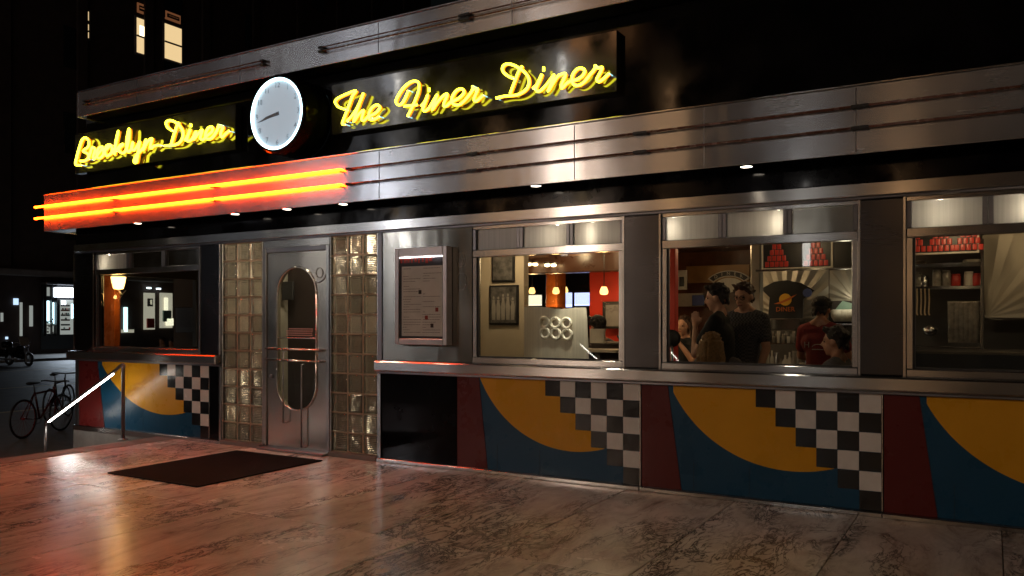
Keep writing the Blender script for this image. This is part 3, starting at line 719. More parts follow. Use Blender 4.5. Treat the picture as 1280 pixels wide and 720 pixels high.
DIN1 = [[(375,335),(300,300),(230,240),(215,180),(250,130),(320,120),(400,145),(470,185),(540,235),(600,310),(615,400),(580,490),(500,555),(400,590),(260,600),(120,630)],
        [(515,150),(460,230),(400,380),(330,565)],
        [(670,485),(730,430),(810,270),(770,370),(720,480),(740,530),(800,510),(900,400),(992,280),(950,400),(900,530),(975,410),(1040,310),(1100,275),(1160,265),(1145,330),(1100,430),(1110,480),(1180,410),(1260,370),(1340,350),(1420,290),(1450,220),(1400,182),(1330,200),(1270,280),(1260,370),(1290,430),(1360,440),(1440,390),(1530,280),(1600,190),(1606,135)],
        [(835,195)],
        [(1602,160),(1650,180),(1708,170),(1700,210),(1650,310),(1630,350),(1660,385),(1720,350),(1815,262)]]
neon_sign('finer_sign', 'long black panel with yellow neon script reading The Finer Diner, right of the clock', (414, 771),
          [(THE, 410, 95, 9), (FINER, 508, 80, 9), (DIN1, 610, 70, 12)], -.17, .0118)
BRO = [[(155,598),(95,590),(110,500),(140,390),(170,310),(210,290),(242,330),(235,390),(180,440),(232,470),(236,520),(190,550),(145,552)],
       [(236,530),(262,460),(280,398),(312,420),(292,500),(305,528),(350,470),(400,398),(360,400),(335,450),(335,505),(370,518),(408,470),(405,415),(440,420),(482,368),(440,385),(425,450),(442,492),(490,470),(506,410),(482,368)],
       [(520,470),(548,350),(574,215),(545,350),(530,480)], [(542,440),(600,372),(628,365),(582,412),(602,455),(640,458),(672,400),(694,300),(696,190),(672,300),(668,400),(690,450),(728,400),(738,340),(722,400),(750,430),(795,370),(815,330),(800,430),(780,560),(752,560),(770,500),(830,430),(872,380),(884,310),(868,370),(852,430),(900,340),(952,298),(938,370),(942,410),(980,380),(1050,375)]]
DIN2 = [[(260,210),(210,170),(195,120),(230,95),(290,110),(350,160),(385,230),(370,310),(310,365),(180,380)], [(340,118),(300,200),(250,368)],
        [(405,320),(440,260),(464,195),(432,290),(442,330),(490,300),(532,215),(500,312),(550,250),(602,202),(580,290),(610,312),(650,270),(710,220),(712,170),(670,180),(636,250),(650,300),(710,290),(770,200),(788,140)],
        [(472,150)], [(784,165),(830,168),(808,240),(822,282),(870,240),(905,215)]]
neon_sign('brooklyn_sign', 'black panel with yellow neon script reading Brooklyn Diner, left of the clock', (93, 294),
          [(BRO, 84, 140, 9), (DIN2, 186, 140, 9)], -.17, .0145)
# clock
YC = -.4
cc = at(345, 142, YC); rz_ = (at(345, 96, YC).z-at(345, 188, YC).z)/2
ck = thing('wall_clock', 'round white backlit clock on a deep black drum between the two neon signs', 'clock', (cc.x, 0, cc.z))
def ringy(name, prof, m, parent, seg=64, smooth=False):   # profile of radius, y turned round the y axis
    bm = bmesh.new(); rs = [[bm.verts.new((r*math.cos(2*math.pi*k/seg), y, r*math.sin(2*math.pi*k/seg))) for k in range(seg)] for r, y in prof]
    for i in range(len(rs)-1):
        for k in range(seg): bm.faces.new((rs[i][k], rs[i][(k+1)%seg], rs[i+1][(k+1)%seg], rs[i+1][k]))
    bmesh.ops.recalc_face_normals(bm, faces=bm.faces); return finish(name, bm, m, parent, smooth)
rc = rz_
ringy('drum', [(rc-.012, YC+.03), (rc-.012, YC), (rc+.012, YC), (rc+.03, YC+.02), (rc+.03, -.001)], 'black_gloss', ck)
bm = bmesh.new(); bmesh.ops.create_circle(bm, cap_ends=True, segments=64, radius=rc-.01); bmesh.ops.rotate(bm, matrix=Matrix.Rotation(R(90), 3, 'X'), verts=bm.verts)
bmesh.ops.translate(bm, verts=bm.verts, vec=(0, YC+.02, 0)); finish('clock_face', bm, 'clock_face', ck)
tubeo('neon_ring', [((rc-.022)*math.cos(R(6*k)), YC+.008, (rc-.022)*math.sin(R(6*k))) for k in range(61)], .016, 'clock_ring', ck)
def text_mesh(s, size, m, parent, loc, name='numeral', rot=(R(90),0,0), ext=.001):
    cu = bpy.data.curves.new(name, 'FONT'); cu.body = s; cu.size = size; cu.align_x = 'CENTER'; cu.align_y = 'CENTER'; cu.extrude = ext; cu.resolution_u = 2
    o0 = bpy.data.objects.new('tmp', cu); C.objects.link(o0); dg = bpy.context.evaluated_depsgraph_get()
    me = bpy.data.meshes.new_from_object(o0.evaluated_get(dg)); C.objects.unlink(o0); bpy.data.objects.remove(o0)
    me.materials.clear(); me.materials.append(M[m]); o = bpy.data.objects.new(name, me); link(o, parent); o.location = loc; o.rotation_euler = rot; return o
for h in range(1, 13):
    a = R(90-30*h); text_mesh(str(h), .085, 'clock_num', ck, ((rc-.085)*math.cos(a), YC+.017, (rc-.085)*math.sin(a))) if 'clock_num' in M else (M.__setitem__('clock_num', plain('clock_numerals', (.42, .5, .58), .6)), text_mesh(str(h), .085, 'clock_num', ck, ((rc-.085)*math.cos(a), YC+.017, (rc-.085)*math.sin(a))))
def hand(ang, L, w0, w1, y):
    d = Vector((math.cos(ang), 0, math.sin(ang))); s_ = Vector((-d.z, 0, d.x)); pts = [(-d*.03+s_*w0), (d*L*.75+s_*w1), (d*L), (d*L*.75-s_*w1), (-d*.03-s_*w0)]
    prism('clock_hand', [(p.x, p.z) for p in pts], y, y+.003, 'clock_hand', ck)
M['clock_hand'] = plain('clock_hand', (.26, .28, .34), .5)
hand(R(90-30*8.72), rc*.55, .02, .013, YC+.012); hand(R(90-6*43), rc*.78, .013, .008, YC+.008)
bm = bmesh.new(); ball(bm, (0, YC+.011, 0), .022, (1, .3, 1)); finish('hub', bm, 'clock_hand', ck, True)

# menu case
Ym = -.11
a = at(494, 310, Ym); b = at(559, 428, Ym); zt2 = at(494, 311, Ym).z; zb2 = at(527, 431, Ym).z
mc = thing('menu_case', 'steel framed glazed menu case on the panel between the glass blocks and window', 'menu case', (0,0,0))
box('case_back', a.x, b.x, -.1, -.022, zb2, zt2, 'case', mc, .006)
fw = .05
box('case_frame', a.x, a.x+fw, Ym-.01, -.101, zb2, zt2, 'case', mc, .004); box('case_frame', b.x-fw, b.x, Ym-.01, -.101, zb2, zt2, 'case', mc, .004)
box('case_frame', a.x+fw+.001, b.x-fw-.001, Ym-.01, -.101, zt2-.08, zt2, 'case', mc, .004); box('case_frame', a.x+fw+.001, b.x-fw-.001, Ym-.01, -.101, zb2, zb2+.06, 'case', mc, .004)
box('case_shadow_board', a.x+fw+.002, b.x-fw-.002, -.1025, -.1012, zb2+.061, zt2-.081, 'case_inner', mc, 0) if 'case_inner' in M else (M.__setitem__('case_inner', plain('case_board', (.06, .05, .07), .6)), box('case_board', a.x+fw+.002, b.x-fw-.002, -.1025, -.1012, zb2+.061, zt2-.081, 'case_inner', mc, 0))
ax, bx = a.x+fw+.03, b.x-fw-.012
box('menu_sheet', ax, bx, -.1045, -.103, zb2+.085, zt2-.185, 'paper', mc, 0)
rr_ = random.Random(5)
bm = bmesh.new()
for k in range(26):
    zz = zt2-.21-k*.0255
    if zz < zb2+.1: break
    for cx0, cx1 in ((ax+.012, (ax+bx)/2-.008), ((ax+bx)/2+.006, bx-.012)):
        if rr_.random() < .8:
            x = cx0+rr_.uniform(0, .015)
            while x < cx1-.02 and rr_.random() < .93:
                w_ = rr_.uniform(.012, .03); bbox(bm, x, min(x+w_, cx1), -.1055, -.1047, zz, zz+.004); x += w_+.006
finish('menu_text', bm, 'ink', mc)
rr_ = random.Random(11); bm = bmesh.new()
for k in range(9): x = ax-.02+k*.045; bbox(bm, x, x+rr_.uniform(.02, .038), -.1055, -.1047, zt2-.16+rr_.uniform(0, .02), zt2-.105)
finish('menu_heading', bm, 'ink_red', mc)
for px, py, m in ((533, 397, 'ink_red'), (540, 407, 'ink'), (546, 387, 'ink_red'), (525, 365, 'ink')):
    p = at(px, py, -.105); box('menu_picture', p.x-.018, p.x+.018, -.1056, -.1046, p.z-.02, p.z+.02, m, mc, 0)
box('case_lamp', ax-.02, bx, -.112, -.1035, zt2-.098, zt2-.09, 'case_lamp', mc, 0) if 'case_lamp' in M else (M.__setitem__('case_lamp', glow('case_lamp', (1, .88, .84), 16.0)), box('case_lamp', ax-.02, bx, -.112, -.1035, zt2-.098, zt2-.09, 'case_lamp', mc, 0))
box('case_glass', a.x+fw, b.x-fw, Ym-.004, Ym-.001, zb2+.06, zt2-.08, 'pane', mc, 0)

# door mat
q = [atz(px, py, .0) for px, py in ((143, 594), (268, 566), (410, 572), (258, 611))]
mx0 = (q[0].x+q[1].x)/2; mx1 = (q[2].x+q[3].x)/2; my0 = (q[0].y+q[3].y)/2; my1 = (q[1].y+q[2].y)/2
mt = box('door_mat', mx0, mx1, my0, min(my1, -.13), .002, .014, 'rubber', None, .005); tag(mt, 'dark ribbed rubber mat lying on the marble before the door', 'mat')
bm = bmesh.new()
k = 0
while mx0+.03+k*.05 < mx1-.03: bbox(bm, mx0+.03+k*.05, mx0+.05+k*.05, my0+.03, min(my1, -.13)-.03, .0142, .017); k += 1
rb = finish('rib', bm, 'rubber', None); rb.parent = mt; rb.location = -mt.location; rb['kind'] = 'stuff'

# LED hand rails
def hand_rail(top, foot, ground_top, ground_foot, label, e):
    t = thing('hand_rail', label, 'handrail', (top.x, top.y, ground_top), 0, 'lit handrails at the plaza steps')
    o = Vector((top.x, top.y, ground_top)); T = top-o; Fo = foot-o; d = (Fo-T).normalized()
    tubeo('post', [(0,0,0), (0,0,T.z-.04), (0,0,T.z+.0)], .022, 'grey_metal', t); lathe('post_base', [(.06,0),(.06,.01),(.03,.02)], 'grey_metal', t, (0,0,.0))
    tubeo('post', [(Fo.x, Fo.y, ground_foot-ground_top), (Fo.x, Fo.y, Fo.z)], .022, 'grey_metal', t)
    tubeo('rail', smoothpath([T, T+d*.06+Vector((0,0,.015)), T+d*.25, (T+Fo)/2, Fo-d*.15, Fo]), .02, 'grey_metal', t)
    tubeo('led_strip', [T+d*.22+Vector((0,0,-.022)), Fo-d*.08+Vector((0,0,-.022))], .011, 'led', t)
    return t
tp = at(155, 456, -.43); ft = at(56, 530, -.43)
tp = Vector((XE+.1, -.43, at(152, 457, -.43).z)); 
hand_rail(at(154, 456, -.43), at(57, 528, -.43), 0, STREET, 'lit steel handrail running down the steps beside the mural', 0)
hand_rail(Vector((-7.2, -13.1, .92)), Vector((-7.2, -14.6, .3)), 0, -.6, 'first lit handrail on the far side of the plaza', 0)
hand_rail(Vector((-9.6, -13.1, .92)), Vector((-9.6, -14.6, .3)), 0, -.6, 'second lit handrail on the far side of the plaza', 0)

# ================================================================== INTERIOR
IN = bpy.data.objects.new('dining_room', None); link(IN); tag(IN, kind='structure')
box('interior_floor', XL+.11, XR, .13, 8.8, -.04, .002, 'int_floor', IN, 0)
box('interior_ceiling', XL+.11, XR, .18, 8.8, 2.44, 2.5, 'brown', IN, 0)
box('back_wall', XL+.11, XR, 8.7, 8.8, 0, 2.5, 'dark_wall', IN, 0)
# vestibule behind door and blocks
vx0, vx1 = fx(278)-.15, fx(478)+.02
box('vestibule_wall', vx0, vx1, 1.7, 1.76, 0, 2.43, 'wall_grey', IN, 0)
for k in range(7): xx = vx0+.2+k*.42; box('added_post', xx, xx+.1, 1.45, 1.5, 0, 1.3+.1*(k % 3), 'dark_wall' if k % 2 else 'brown', IN, .01)  # posts added behind the glass blocks to darken and vary them
box('dark_sheet', at(338, 0, 1.2).x-.9, at(405, 0, 1.2).x, 1.2, 1.25, 0, 2.43, 'dark_wall', IN, 0)  # dark sheet added so that the oval of the door stays dark
box('vestibule_side', vx0-.06, vx0-.002, .13, 1.76, 0, 2.43, 'wall_grey', IN, 0); box('vestibule_side', vx1+.002, vx1+.06, .13, 1.76, 0, 2.43, 'wall_grey', IN, 0)
def ceiling_lamp(p, e, label, col=(1, .7, .38), r=.07, m='bulb'):
    t = thing('ceiling_lamp', label, 'ceiling lamp', (p[0], p[1], p[2]), 0, 'ceiling lamps inside the diner')
    lathe('canopy', [(.02, .0), (.05, -.015), (r, -.03)], 'grey_metal', t, (0,0,.0)); bm = bmesh.new(); ball(bm, (0,0,-.045), r*.8, (1,1,.55)); finish('globe', bm, m, t, True)
    light('lamp_light', 'POINT', (0,0,-.13), e, col, .06, t); return t
ceiling_lamp(((vx0+vx1)/2-.5, .5, 2.42), 17, 'small ceiling lamp in the vestibule behind the door', (1, .86, .64))
ceiling_lamp(((vx0+vx1)/2+.7, .5, 2.42), 20, 'small ceiling lamp behind the right glass blocks', (1, .86, .64))
for k, (px, py) in enumerate(((293, 492), (306, 476), (318, 470), (300, 512), (462, 300), (447, 322), (440, 520), (462, 535), (425, 342))):
    p = at(px, py, .32); t = thing('sparkle_bulb', ['low', 'second low', 'third low', 'lowest'][k]+' small bulb added behind the left glass blocks for sparkle' if k < 4 else ['topmost', 'second', 'lower middle', 'lowest', 'upper left'][k-4]+' small bulb added behind the right glass blocks for sparkle', 'bulb', tuple(p), 0, 'sparkle bulbs added behind the glass blocks')
    bm = bmesh.new(); ball(bm, (0, 0, 0), .017, (1, 1, 1.2), 10); finish('globe', bm, 'sparkle_glow', t, True); tubeo('socket', [(0, 0, .015), (0, 0, .05)], .01, 'grey_metal', t); tubeo('cord', [(0, 0, .05), (0, 0, 2.42-p.z)], .003, 'black', t, 5)  # added bulbs stand in for sparkles of light in the blocks
# a sign hung inside the door
o = box('notice_board', at(352, 350, 1.0).x, at(366, 350, 1.0).x, 1.0, 1.03, at(358, 375, 1.0).z, at(358, 352, 1.0).z, 'black'); tag(o, 'small dark notice hanging inside the oval door window', 'notice')

# --- view through the second window
YB = .95
bw = box('beige_partition', at(560, 400, YB).x, at(655, 400, YB).x, YB, YB+.1, 0, 2.43, 'wall_beige', IN, 0)
def picture(px0, py0, px1, py1, label, Y=YB, m='photo_print'):
    a = at(px0, py0, Y-.02); b = at(px1, py1, Y-.02); t = thing('framed_picture', label, 'picture', ((a.x+b.x)/2, Y-.02, (a.z+b.z)/2))
    w_, h_ = (b.x-a.x)/2, (a.z-b.z)/2; box('frame', -w_, w_, -.012, .018, -h_, h_, 'black', t, .004); box('print', -w_+.02, w_-.02, -.015, -.0125, -h_+.02, h_-.02, m, t, 0); return t, w_, h_
M['photo_print'] = plain('old_photo', (.09, .085, .08), .4, 0, .8, 14)
picture(615, 300, 643, 352, 'upper framed dark landscape photograph on the beige wall')
t, w_, h_ = picture(612, 357, 648, 406, 'lower framed old group photograph on the beige wall')
M['photo_fig'] = plain('photo_figure', (.3, .28, .25), .5)
for k in range(5):
    x = -w_*.66+k*w_*.33; zt_f = h_*random.uniform(.3, .55); bm = bmesh.new()
    f_ = prism('printed_figure', [(x-.02, -h_*.75), (x+.02, -h_*.75), (x+.026, -h_*.1), (x+.014, zt_f-.05), (x+.018, zt_f-.03), (x-.018, zt_f-.03), (x-.014, zt_f-.05), (x-.026, -h_*.1)], -.0165, -.0155, 'photo_fig', t)
    prism('printed_head', [(x+.013*math.cos(R(30*j)), zt_f-.008+.017*math.sin(R(30*j))) for j in range(12)], -.0165, -.0155, 'photo_fig', t)
# etched partition glass with ring numerals
Ye = .45
ep = thing('etched_screen', 'etched glass screen with white ringed figures inside the window', 'glass screen')
a = at(655, 383, Ye); b = at(737, 450, Ye)
def warm_top(px): return 384+3*math.sin(px*.08)
pts = [(at(px, 0, Ye).x, at(px, 384+(px-655)*.02+1.2*math.sin(px*.11), Ye).z) for px in range(655, 738, 6)]
prism('etched_pane', [(at(738, 0, Ye).x, .75), (at(655, 0, Ye).x, .75)]+pts, Ye, Ye+.008, 'etched', ep)
box('clear_pane', at(655, 0, Ye).x, at(738, 0, Ye).x, Ye+.001, Ye+.007, at(690, 383, Ye).z+.02, at(690, 357, Ye).z, 'pane', ep, 0)
for k, px in enumerate((680.5, 694, 708)):
    for py in (403+k*.6, 416.5+k*.8):
        p = at(px+(py-403)*.05, py, Ye-.012); bm = bmesh.new(); seg = 20; r0 = .048; ptsr = [p+Vector((r0*math.cos(R(18*j)), 0, r0*1.0*math.sin(R(18*j)))) for j in range(21)]
        tube(bm, ptsr, .017, 6, False); finish('etched_ring', bm, 'etch_logo', ep, True)
light('screen_fill', 'SPOT', (at(716, 0, .3).x, .24, 2.0), 42, (1, .88, .68), .04, ep, R(70), (R(10), 0, 0))  # added spot without a fixture, brightens the etched screen
# ceiling beam, posts, far lights, red wall
box('ceiling_beam', at(655, 0, 2.6).x, at(800, 0, 2.6).x, 2.6, 2.8, at(700, 341, 2.6).z, 2.43, 'beam', IN, .01)
for px, w_, Y, nm in ((689, 7, 4, 'orange_wood'),):
    a = at(px-w_, 0, Y); b = at(px+w_, 0, Y); box('wood_post', a.x, b.x, Y, Y+.3, 0, 2.43, nm, IN, .01)
a = at(737, 0, 3.0); b = at(800, 0, 3.0); box('red_wall', a.x, b.x, 3.0, 3.1, 0, 2.43, 'red_wall', IN, 0)
def panel(name, label, cat, px0, py0, px1, py1, Y, m, d=.04, bev=.004):
    a = at(px0, py0, Y); b = at(px1, py1, Y); o = box(name, a.x, b.x, Y, Y+d, b.z, a.z, m, None, bev); return tag(o, label, cat)
panel('wall_screen', 'bright blue white video screen behind the etched glass', 'screen', 701, 366, 714, 384, 5.6, 'screen')
panel('wall_screen', 'bright blue video screen nearest the red wall', 'screen', 718, 366, 737, 382, 5.6, 'screen')
panel('lit_menu_board', 'small white lit board left of the orange wood post', 'menu board', 655, 369, 676, 382, 5.2, 'white_glow')
panel('serving_hatch', 'dark grey framed screen on the red wall', 'screen', 753, 377, 790, 411, 2.85, 'black')
panel('hatch_glass', 'grey glossy face of the framed screen on the red wall', 'screen', 757, 381, 790, 408, 2.84, 'hatch') if 'hatch' in M else (M.__setitem__('hatch', plain('hatch_glass', (.16, .16, .17), .3)), panel('screen_glass', 'grey glossy glass in the dark frame on the red wall', 'screen', 757, 381, 790, 408, 2.835, 'hatch', .008, 0))
panel('maroon_booth', 'dark maroon booth back seen above the etched screen', 'booth', 680, 384, 701, 400, 3.2, 'brown')
box('booth_seat', at(738, 0, 1.6).x, at(800, 0, 1.6).x, 1.6, 2.1, 0, at(760, 428, 1.6).z, 'dark_wall', IN, .02)
tb_ = thing('dining_table', 'white topped table by the red wall', 'table', tuple(at(748, 0, 1.5).xy)+(0,))
box('table_top', -.32, .34, -.3, .3, at(748, 414, 1.5).z-.22, at(748, 414, 1.5).z-.19, 'white', tb_); box('table_leg', -.03, .03, -.03, .03, .03, at(748, 414, 1.5).z-.221, 'grey_metal', tb_)
tc = panel('booth_divider', 'pale half height divider by the red wall', 'divider', 737, 411, 755, 429, 1.4, 'white')
def pendant(px, py, Y, label, e, s=1.0):
    p = at(px, py, Y); t = thing('pendant_lamp', label, 'pendant lamp', tuple(p), 0, 'pendant lamps with amber shades')
    lathe('lamp_shade', [(.05*s, .07*s), (.085*s, -.02*s), (.075*s, -.07*s), (.03*s, -.085*s)], 'shade', t); tubeo('cord', [(0,0,.07*s), (0,0,2.43-p.z)], .006, 'black', t)
    if e: light('lamp_light', 'POINT', (0,0,-.16), e, (1, .58, .24), .06, t)
    return t
pendant(665, 363, 4.4, 'leftmost amber pendant lamp behind the etched screen', 8.4, .62)
pendant(695, 363, 3.8, 'amber pendant lamp before the orange wood post', 8.4, .62)
pendant(706, 362, 4.6, 'amber pendant lamp right of the orange wood post', 0.0, .62)
pendant(755, 363, 2.4, 'amber pendant lamp before the red wall', 7.199999999999999, .62)
p = at(709, 329, 2.4); ceiling_lamp((p.x, 2.3, 2.43), 6, 'brightest bare ceiling lamp in the room behind the etched screen', r=.1)
for k, (px, py) in enumerate(((661, 330), (669, 330), (684, 331), (692, 331))):
    p = at(px, py, 2.5); ceiling_lamp((p.x, 2.5, p.z+.04), 0.35, ['small lamp on the dark beam nearest the beige wall', 'small lamp on the dark beam second from the beige wall', 'small lamp on the dark beam third from the beige wall', 'small lamp on the dark beam nearest the brightest lamp'][k], r=.045)
p = at(760, 354, 2.6); ceiling_lamp((p.x+.1, 2.2, 2.42), 12, 'ceiling lamp in front of the red wall')
light('partition_fill', 'POINT', (at(640, 0, .5).x-.1, .45, 2.2), 14, (1, .72, .42), .08, IN)  # added fill light without a fixture, brightens the beige partition

# --- left end window: sconce on brown post, red couch top
scx = at(148, 354, .6)
t = thing('wall_sconce', 'amber shaded wall lamp on a brown post in the end window', 'wall lamp', tuple(scx))
lathe('lamp_shade', [(.085, .1), (.07, .0), (.055, -.1), (.02, -.11)], 'shade_hot', t) if 'shade_hot' in M else (M.__setitem__('shade_hot', glow('hot_shade', (1, .6, .2), 6)), lathe('lamp_shade', [(.1, .09), (.085, .0), (.065, -.08), (.02, -.09)], 'shade_hot', t))
tubeo('bracket', [(0, 0, -.1), (0, .06, -.16), (0, .12, -.1)], .008, 'grey_metal', t); light('lamp_light', 'POINT', (0, -.02, -.2), 9, (1, .5, .15), .06, t)
a = at(125, 0, .75); b = at(143, 0, .75); box('wood_post', a.x, b.x, .75, .85, 0, 2.43, 'orange_wood', IN, .01)
box('end_ledge', at(125, 0, .3).x, at(252, 0, .3).x, .14, .3, .9, 1.02, 'red_wall', IN, .02)
a = at(219, 0, 2.0); b = at(262, 0, 2.0); box('steel_hatch', a.x, b.x, 2.0, 2.1, at(240, 416, 2).z, at(240, 384, 2).z, 'steel_dark', IN, .01)
box('room_divider', at(217, 0, 2.3).x, vx0-.07, 2.3, 2.4, 0, 2.43, 'dark_wall', IN, 0)

# --- kitchen wall behind windows three and four
YK = 3.6
KX0 = at(940, 0, YK).x
box('kitchen_wall', KX0, XR, YK, YK+.1, 0, 2.43, 'kitchen_wall', IN, 0) if 'kitchen_wall' in M else (M.__setitem__('kitchen_wall', plain('kitchen_wall', (.07, .06, .05), .5)), box('kitchen_wall', KX0, XR, YK, YK+.1, 0, 2.43, 'kitchen_wall', IN, 0))
# sunburst steel sheets: folded rays
def sunburst(px0, py0, px1, py1, cpx, cpy, Y, n, label):
    t = thing('sunburst_panel', label, 'wall panel'); a = at(px0, py0, Y); b = at(px1, py1, Y); c = at(cpx, cpy, Y); bm = bmesh.new()
    x0, x1, z0, z1 = a.x, b.x, b.z, a.z
    def edge(ang):
        d = Vector((math.cos(ang), math.sin(ang))); best = 9e9
        for lim, comp, o_ in ((x0, d.x, c.x), (x1, d.x, c.x), (z0, d.y, c.z), (z1, d.y, c.z)):
            if abs(comp) > 1e-6:
                tt = (lim-o_)/comp
                if tt > 1e-4: best = min(best, tt)
        return c.x+d.x*best, c.z+d.y*best
    A = [2*math.pi*k/n for k in range(n)]; corner = [math.atan2(zz-c.z, xx-c.x) % (2*math.pi) for xx in (x0, x1) for zz in (z0, z1)]
    aa = sorted([(v, k) for k, v in enumerate(A)]+[(v, -1) for v in corner]); mid = bm.verts.new((c.x, Y-.03, c.z)); vs = []
    for v, k in aa:
        e = edge(v); vs.append(bm.verts.new((e[0], Y-.005-(.011 if k % 2 == 0 else 0), e[1])))
    for i in range(len(vs)): bm.faces.new((mid, vs[i], vs[(i+1) % len(vs)]))
    finish('folded_sheet', bm, 'silver_quilt', t); return t
box('steel_column', at(938, 0, 2.6).x, at(950, 0, 2.6).x, 2.6, 2.75, 0, 2.43, 'silver_quilt', IN, .01)
sunburst(950, 338, 1036, 402, 984, 398, YK, 56, 'folded steel sunburst sheet behind the black peaked board')
sunburst(1037, 338, 1100, 378, 1070, 376, YK-.002, 40, 'folded steel sunburst sheet over the pass window')
sunburst(1228, 280, 1420, 400, 1232, 397, 2.9, 44, 'folded steel sunburst sheet at the right edge')
# black peaked board with emblem
YBk = 3.2
bb = thing('peaked_board', 'black peaked board with a yellow round emblem behind the counter', 'sign board')
prof = [(960, 398), (962, 372), (951, 361), (968, 352), (984, 350), (1002, 354), (1018, 363), (1004, 374), (1003, 398)]
prism('board', [(at(px, py, YBk).x, at(px, py, YBk).z) for px, py in prof], YBk, YBk+.04, 'black', bb)
p = at(981.5, 374.5, YBk-.01); rr0 = .07; prism('emblem_disc', [(p.x+rr0*math.cos(R(15*k)), p.z+rr0*math.sin(R(15*k))) for k in range(24)], YBk-.008, YBk-.001, 'logo_yellow', bb)
prism('emblem_wing', [(p.x-.13, p.z-.05), (p.x-.05, p.z-.02), (p.x+.06, p.z+.03), (p.x+.13, p.z+.06), (p.x+.05, p.z-.005), (p.x-.06, p.z-.05)], YBk-.012, YBk-.009, 'logo_orange', bb)
text_mesh('DINER', .075, 'logo_orange', bb, (p.x, YBk-.006, p.z-.115), 'emblem_lettering')
p = at(1009, 366, YBk-.02); prism('blue_badge', [(p.x+.05*math.cos(R(30*k)), p.z+.05*math.sin(R(30*k))) for k in range(12)], YBk-.02, YBk-.001, 'logo_blue', bb)
# counters
ct = thing('service_counter', 'long steel fronted service counter behind the standing people', 'counter')
box('counter_front', at(946, 0, 3.0).x, 4, 3.0, 3.3, 0, at(970, 458, 3.0).z, 'black', ct); box('counter_shelf', at(950, 0, 3.0).x, at(1000, 0, 3.0).x, 2.98, 3.3, at(970, 412, 3).z, at(970, 399, 3).z, 'steel', ct, .006)
box('counter_top', at(946, 0, 2.6).x, 4, 2.5, 2.98, .86, .9, 'steel_dark', ct, .006)
rk = random.Random(9)
def bottle(x, y, z, h, r, m, label, group, cat='bottle'):
    o = lathe('bottle' if cat == 'bottle' else cat, [(r*.9, 0), (r, .01), (r, h*.6), (r*.35, h*.78), (r*.35, h)] if cat == 'bottle' else [(r*.9, 0), (r, .01), (r, h*.8), (r*.85, h*.86), (r*.9, h*.88), (r*.9, h)], m, None, (x, y, z), 12); return tag(o, label, cat, group)
for k in range(9):
    p = at(954+k*5.5, 440, 2.7); bottle(p.x, 2.7, .901, rk.uniform(.12, .24), rk.uniform(.022, .035), rk.choice(['jar', 'steel', 'white']), ('leftmost' if k == 0 else 'rightmost' if k == 8 else ['', 'second', 'third', 'fourth', 'middle', 'sixth', 'seventh', 'eighth'][k])+' of the glasses and bottles on the dark counter, counted from the plaid shirt', 'glasses on the dark counter', rk.choice(['bottle', 'glass']))
for k, (px, Y, z0, h, rr0, m, lb) in enumerate(((952, 2.6, .901, .2, .03, 'jar', 'tall'), (1003, 2.7, .901, .1, .045, 'white', 'low white'), (1010, 2.75, .901, .17, .03, 'steel', 'shiny steel'))):
    bottle(at(px, 0, Y).x, Y, z0, h, rr0, m, lb+' cup at the side of the glasses on the dark counter', None, 'cup')
hs = thing('glass_shelf', 'steel shelf crowded with small glasses below the black peaked board', 'shelf')
a = at(948, 428, 3.0); b = at(1003, 430, 3.0); box('shelf_board', a.x, b.x, 2.8, 2.99, b.z, a.z, 'steel', hs, .003)
for k in range(16):
    x = a.x+.04+k*(b.x-a.x-.08)/15; lathe('shelf_glass', [(.016, 0), (.02, .07+.03*(k % 3)), (.017, .075+.03*(k % 3))], 'jar' if k % 4 else 'white', hs, (x, 2.86+.03*(k % 2), a.z+.001), 8)
# can boards
def can_board(px0, py0, px1, py1, Y, label, stacks, rows):
    a = at(px0, py0, Y); b = at(px1, py1, Y); t = thing('can_poster', label, 'poster'); box('frame', a.x, b.x, Y, Y+.03, b.z, a.z, 'white', t, .004)
    box('poster_field', a.x+.02, b.x-.02, Y-.004, Y-.001, b.z+.02, a.z-.01, 'black', t, 0); W_ = b.x-a.x; H_ = a.z-b.z; u = W_*.36/5.2
    for s_ in stacks:
        for r_ in range(rows):
            for k in range(5-r_):
                x = a.x+W_*s_+(k-(4-r_)/2)*u; z = b.z+.03+r_*u*1.25; o = lathe('printed_can', [(u*.4, 0), (u*.42, u*.1), (u*.42, u*1.0), (u*.36, u*1.12)], 'can', t, (x, Y-.006, z), 8); o.scale = (1, .15, 1)
can_board(952, 302, 1041, 335, 2.4, 'white framed poster with pyramids of red cans above the counter', (.22, .77), 4)
can_board(1120, 294, 1224, 316, 2.4, 'poster with pyramids of red cans high in the right window', (.2, .55, .88), 3)
panel('dark_cabinet', 'dark cabinet hung right of the can poster', 'cabinet', 1042, 302, 1100, 333, 2.4, 'black', .3)
box('poster_rail', at(945, 0, 2.38).x, at(1110, 0, 2.38).x, 2.36, 2.4, at(1000, 338, 2.38).z, at(1000, 335.5, 2.38).z, 'steel', IN, .002)
